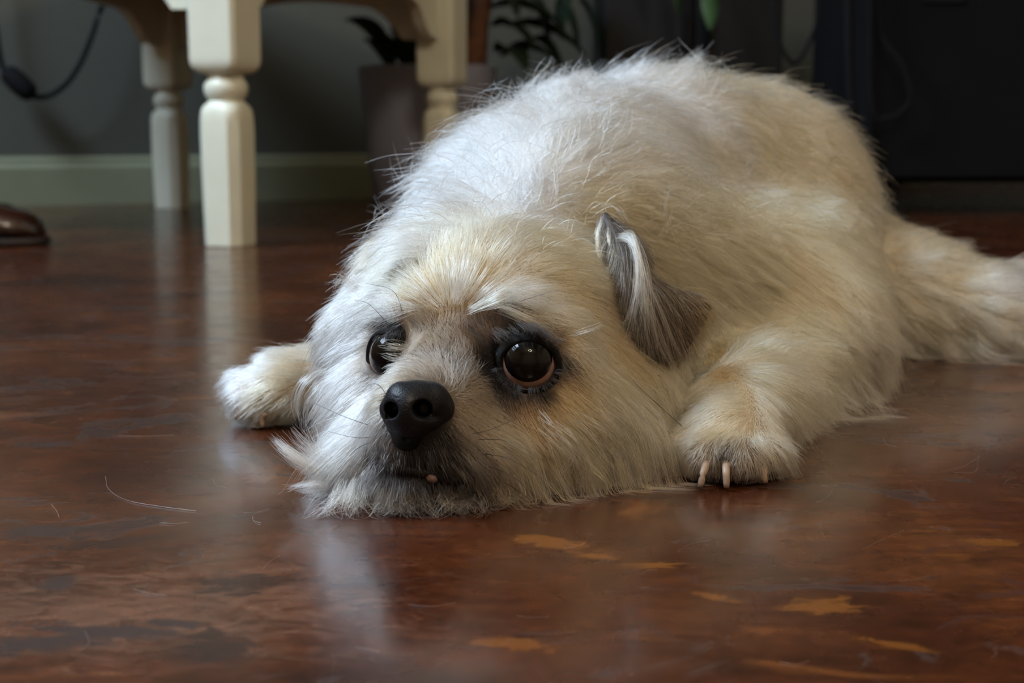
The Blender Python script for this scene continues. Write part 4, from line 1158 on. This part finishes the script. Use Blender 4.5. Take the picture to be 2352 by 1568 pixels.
for (xa, xb, Yb, z0) in ((1592, 1582, .5440, .008), (1625, 1608, .5285, .0095), (1667, 1669, .5275, .0095), (1748, 1757, .5350, .0085)):
    claw(W(xa, Yb+.0085, z0), W((xa+xb)/2, Yb+.0015, z0*.72), W(xb, Yb, .0012), .00150)
for (xa, xb, Yb, za, zb) in ((580, 540, .642, .010, .0045), (562, 524, .652, .014, .008), (610, 603, .637, .008, .0015)):
    claw(W(xa, Yb, za), W((xa+xb)/2-4, Yb, (za+zb)/2+.001), W(xb, Yb, zb), .0012)
for (px, Yp, r) in ((1700, .540, .0052), (1640, .541, .0048), (1755, .547, .0046), (600, .648, .0045)):
    c_ = W(px, Yp, .0034); R_ = []
    for i in range(1, 9):
        th = math.pi*i/9; R_.append([c_+np.array([r*1.2*math.sin(th)*math.cos(2*math.pi*k/16), r*math.sin(th)*math.sin(2*math.pi*k/16), .0032*math.cos(th)]) for k in range(16)])
    v, f = rings(R_); mesh_obj('paw_pad', v, f, M_PAD, dog)
M_WHISK = simple('black_whisker', (.01, .008, .008), .3, .1, 50)
for w_pts in ([(1060, 1000, .505), (1130, 985, .490), (1240, 935, .480)], [(1080, 1010, .506), (1150, 1010, .488), (1200, 1030, .48)], [(1090, 1060, .507), (1170, 1090, .49), (1230, 1140, .484)],
              [(1075, 1040, .506), (1160, 1050, .49), (1235, 1090, .482)], [(880, 1000, .508), (820, 1005, .495), (752, 990, .49)], [(875, 985, .508), (800, 960, .495), (722, 926, .49)],
              [(870, 1010, .508), (820, 1030, .495), (775, 1080, .49)], [(872, 1030, .508), (830, 1060, .495), (795, 1120, .488)], [(905, 940, .505), (870, 884, .495), (830, 889, .492)],
              [(880, 1040, .508), (850, 1080, .497), (820, 1160, .488), (730, 1195, .47)], [(930, 740, .55), (905, 670, .54), (840, 650, .535)], [(905, 760, .556), (850, 700, .545), (815, 690, .54)],
              [(1170, 700, .545), (1200, 690, .535), (1270, 668, .53)], [(1590, 1000, .56), (1480, 900, .545), (1440, 860, .55)], [(1310, 1060, .535), (1360, 1110, .522), (1400, 1170, .512)], [(1130, 1100, .51), (1180, 1120, .497), (1260, 1180, .49)]):
    v, f = tube(spline([P(*p) for p in w_pts], 14), np.linspace(.00013, .00004, 14), 5); mesh_obj('whisker', v, f, M_WHISK, dog)

# ------------------------------------------------------------------ shed hairs lying on the floor
shed = []
def floor_hair(px):
    g_ = spline([G(*p)+np.array([0, 0, .0004]) for p in px], 14); shed.append(np.array(g_))
floor_hair([(242, 1095), (250, 1125), (290, 1150), (370, 1165), (450, 1175)])
floor_hair([(270, 1002), (330, 1003), (400, 1001)]); floor_hair([(560, 1180), (590, 1178), (620, 1170)]); floor_hair([(580, 1188), (583, 1198), (600, 1203)])
floor_hair([(118, 1160), (130, 1175), (136, 1190)]); floor_hair([(1860, 1520), (1830, 1530), (1790, 1524)])
for k in range(24):
    x0, y0 = rng.uniform(0, 2352), rng.uniform(980, 1560)
    a_ = rng.uniform(0, 6.28); L_ = rng.uniform(40, 130); c_ = rng.normal()*.4
    floor_hair([(x0, y0), (x0+L_*.5*math.cos(a_), y0+L_*.25*math.sin(a_)), (x0+L_*math.cos(a_+c_), y0+L_*.5*math.sin(a_+c_))])
S_ = np.array(shed); hc = bpy.data.hair_curves.new('shed_hair'); hc.add_curves([14]*len(S_)); hc.points.foreach_set('position', S_.astype(np.float32).ravel())
ra_ = hc.attributes.get('radius') or hc.attributes.new('radius', 'FLOAT', 'POINT'); ra_.data.foreach_set('value', np.repeat(np.where(np.arange(len(S_)) < 6, .00005, .00003), 14).astype(np.float32))
ha = hc.attributes.new('hcol', 'FLOAT_COLOR', 'CURVE'); ha.data.foreach_set('color', np.tile([.8, .75, .68, 1], (len(S_), 1)).astype(np.float32).ravel())
hc.materials.append(hair_mat); o = bpy.data.objects.new('shed_hair', hc); C.objects.link(o)
tag(o, 'fine pale dog hairs shed singly over the glossy floor', 'hair', kind='stuff')

# ------------------------------------------------------------------ ceiling lamp behind the camera: five small warm bulbs
lamp = tag(empty('ceiling_lamp', (0, 0, 0)), 'brass ceiling lamp with five small warm bulbs, behind the camera', 'ceiling lamp')
M_BRASS = simple('brass', (.45, .30, .12), .3, .1, 20)
M_BULB = bpy.data.materials.new('lit_bulb'); M_BULB.use_nodes = True
nt = M_BULB.node_tree; nt.nodes.clear(); em = N(nt, 'ShaderNodeEmission', Strength=310.0); em.inputs[0].default_value = (1, .85, .66, 1)
oo = nt.nodes.new('ShaderNodeOutputMaterial'); nt.links.new(em.outputs[0], oo.inputs[0])
lc = np.array([.30, -.62, 1.66])
v, f = tube([lc+[0, 0, 1.08], lc+[0, 0, .10]], .008, 10); mesh_obj('rod', v, f, M_BRASS, lamp)
v, f = tube([lc+[0, 0, .12], lc+[0, 0, .08], lc+[0, 0, .03]], [.02, .035, .01], 14); mesh_obj('hub', v, f, M_BRASS, lamp)
for k in range(5):
    a_ = 2*math.pi*(k+.3)/5; d_ = np.array([math.cos(a_), math.sin(a_), 0])
    v, f = tube(spline([lc+[0, 0, .08], lc+d_*.10+[0, 0, .03], lc+d_*.19+[0, 0, .02], lc+d_*.20+[0, 0, .06]], 10), .006, 8); mesh_obj('arm', v, f, M_BRASS, lamp)
    c_ = lc+d_*.20+[0, 0, .085]
    v, f = rings([[c_+np.array([.02*math.sin(math.pi*i/9)*math.cos(2*math.pi*j/12), .02*math.sin(math.pi*i/9)*math.sin(2*math.pi*j/12), .026*math.cos(math.pi*i/9)]) for j in range(12)] for i in range(1, 9)])
    mesh_obj('bulb', v, f, M_BULB, lamp)

# short dark hair on the lids of both eyes
for li_, lid in enumerate([c for c in dog.children if c.name.startswith('eyelid')]):
    mv = np.empty(len(lid.data.vertices)*3, np.float32); lid.data.vertices.foreach_get('co', mv); mv = mv.reshape(-1, 3).astype(float)
    qf = np.array([tuple(p.vertices) for p in lid.data.polygons if len(p.vertices) == 4])
    ce = (EYER, EYEL)[0 if np.linalg.norm(mv.mean(0)-EYER) < .01 else 1]
    r0 = np.random.default_rng(70+li_)
    q = mv[qf[3*56:]]; A = np.linalg.norm(np.cross(q[:, 2]-q[:, 0], q[:, 3]-q[:, 1]), axis=1)/2
    c = r0.poisson(A*130e4); i = np.repeat(np.arange(len(q)), c); rt = q[i].mean(1)+r0.normal(size=(len(i), 3))*.0003
    nn_ = unit(rt-ce); gz_ = unit(np.array([-.05, -1, .1])) if ce is EYER else unit(np.array([-.6, -.8, .1]))
    away = unit(nn_-gz_*np.sum(nn_*gz_, 1, keepdims=True))
    ok_ = rt[:, 1] < ce[1]+.006; rt, nn_, away = rt[ok_], nn_[ok_], away[ok_]
    co = np.tile(DRK, (len(rt), 1))*.5
    o = make_hair('eyelid_fur', rt, nn_, away, np.full(len(rt), .0036), np.full(len(rt), .12), co, np.full(len(rt), .15), .00009, lid, seg=5, field=None, clump=.2, seed=80+li_, grav=0)
    tag(o, kind='stuff')
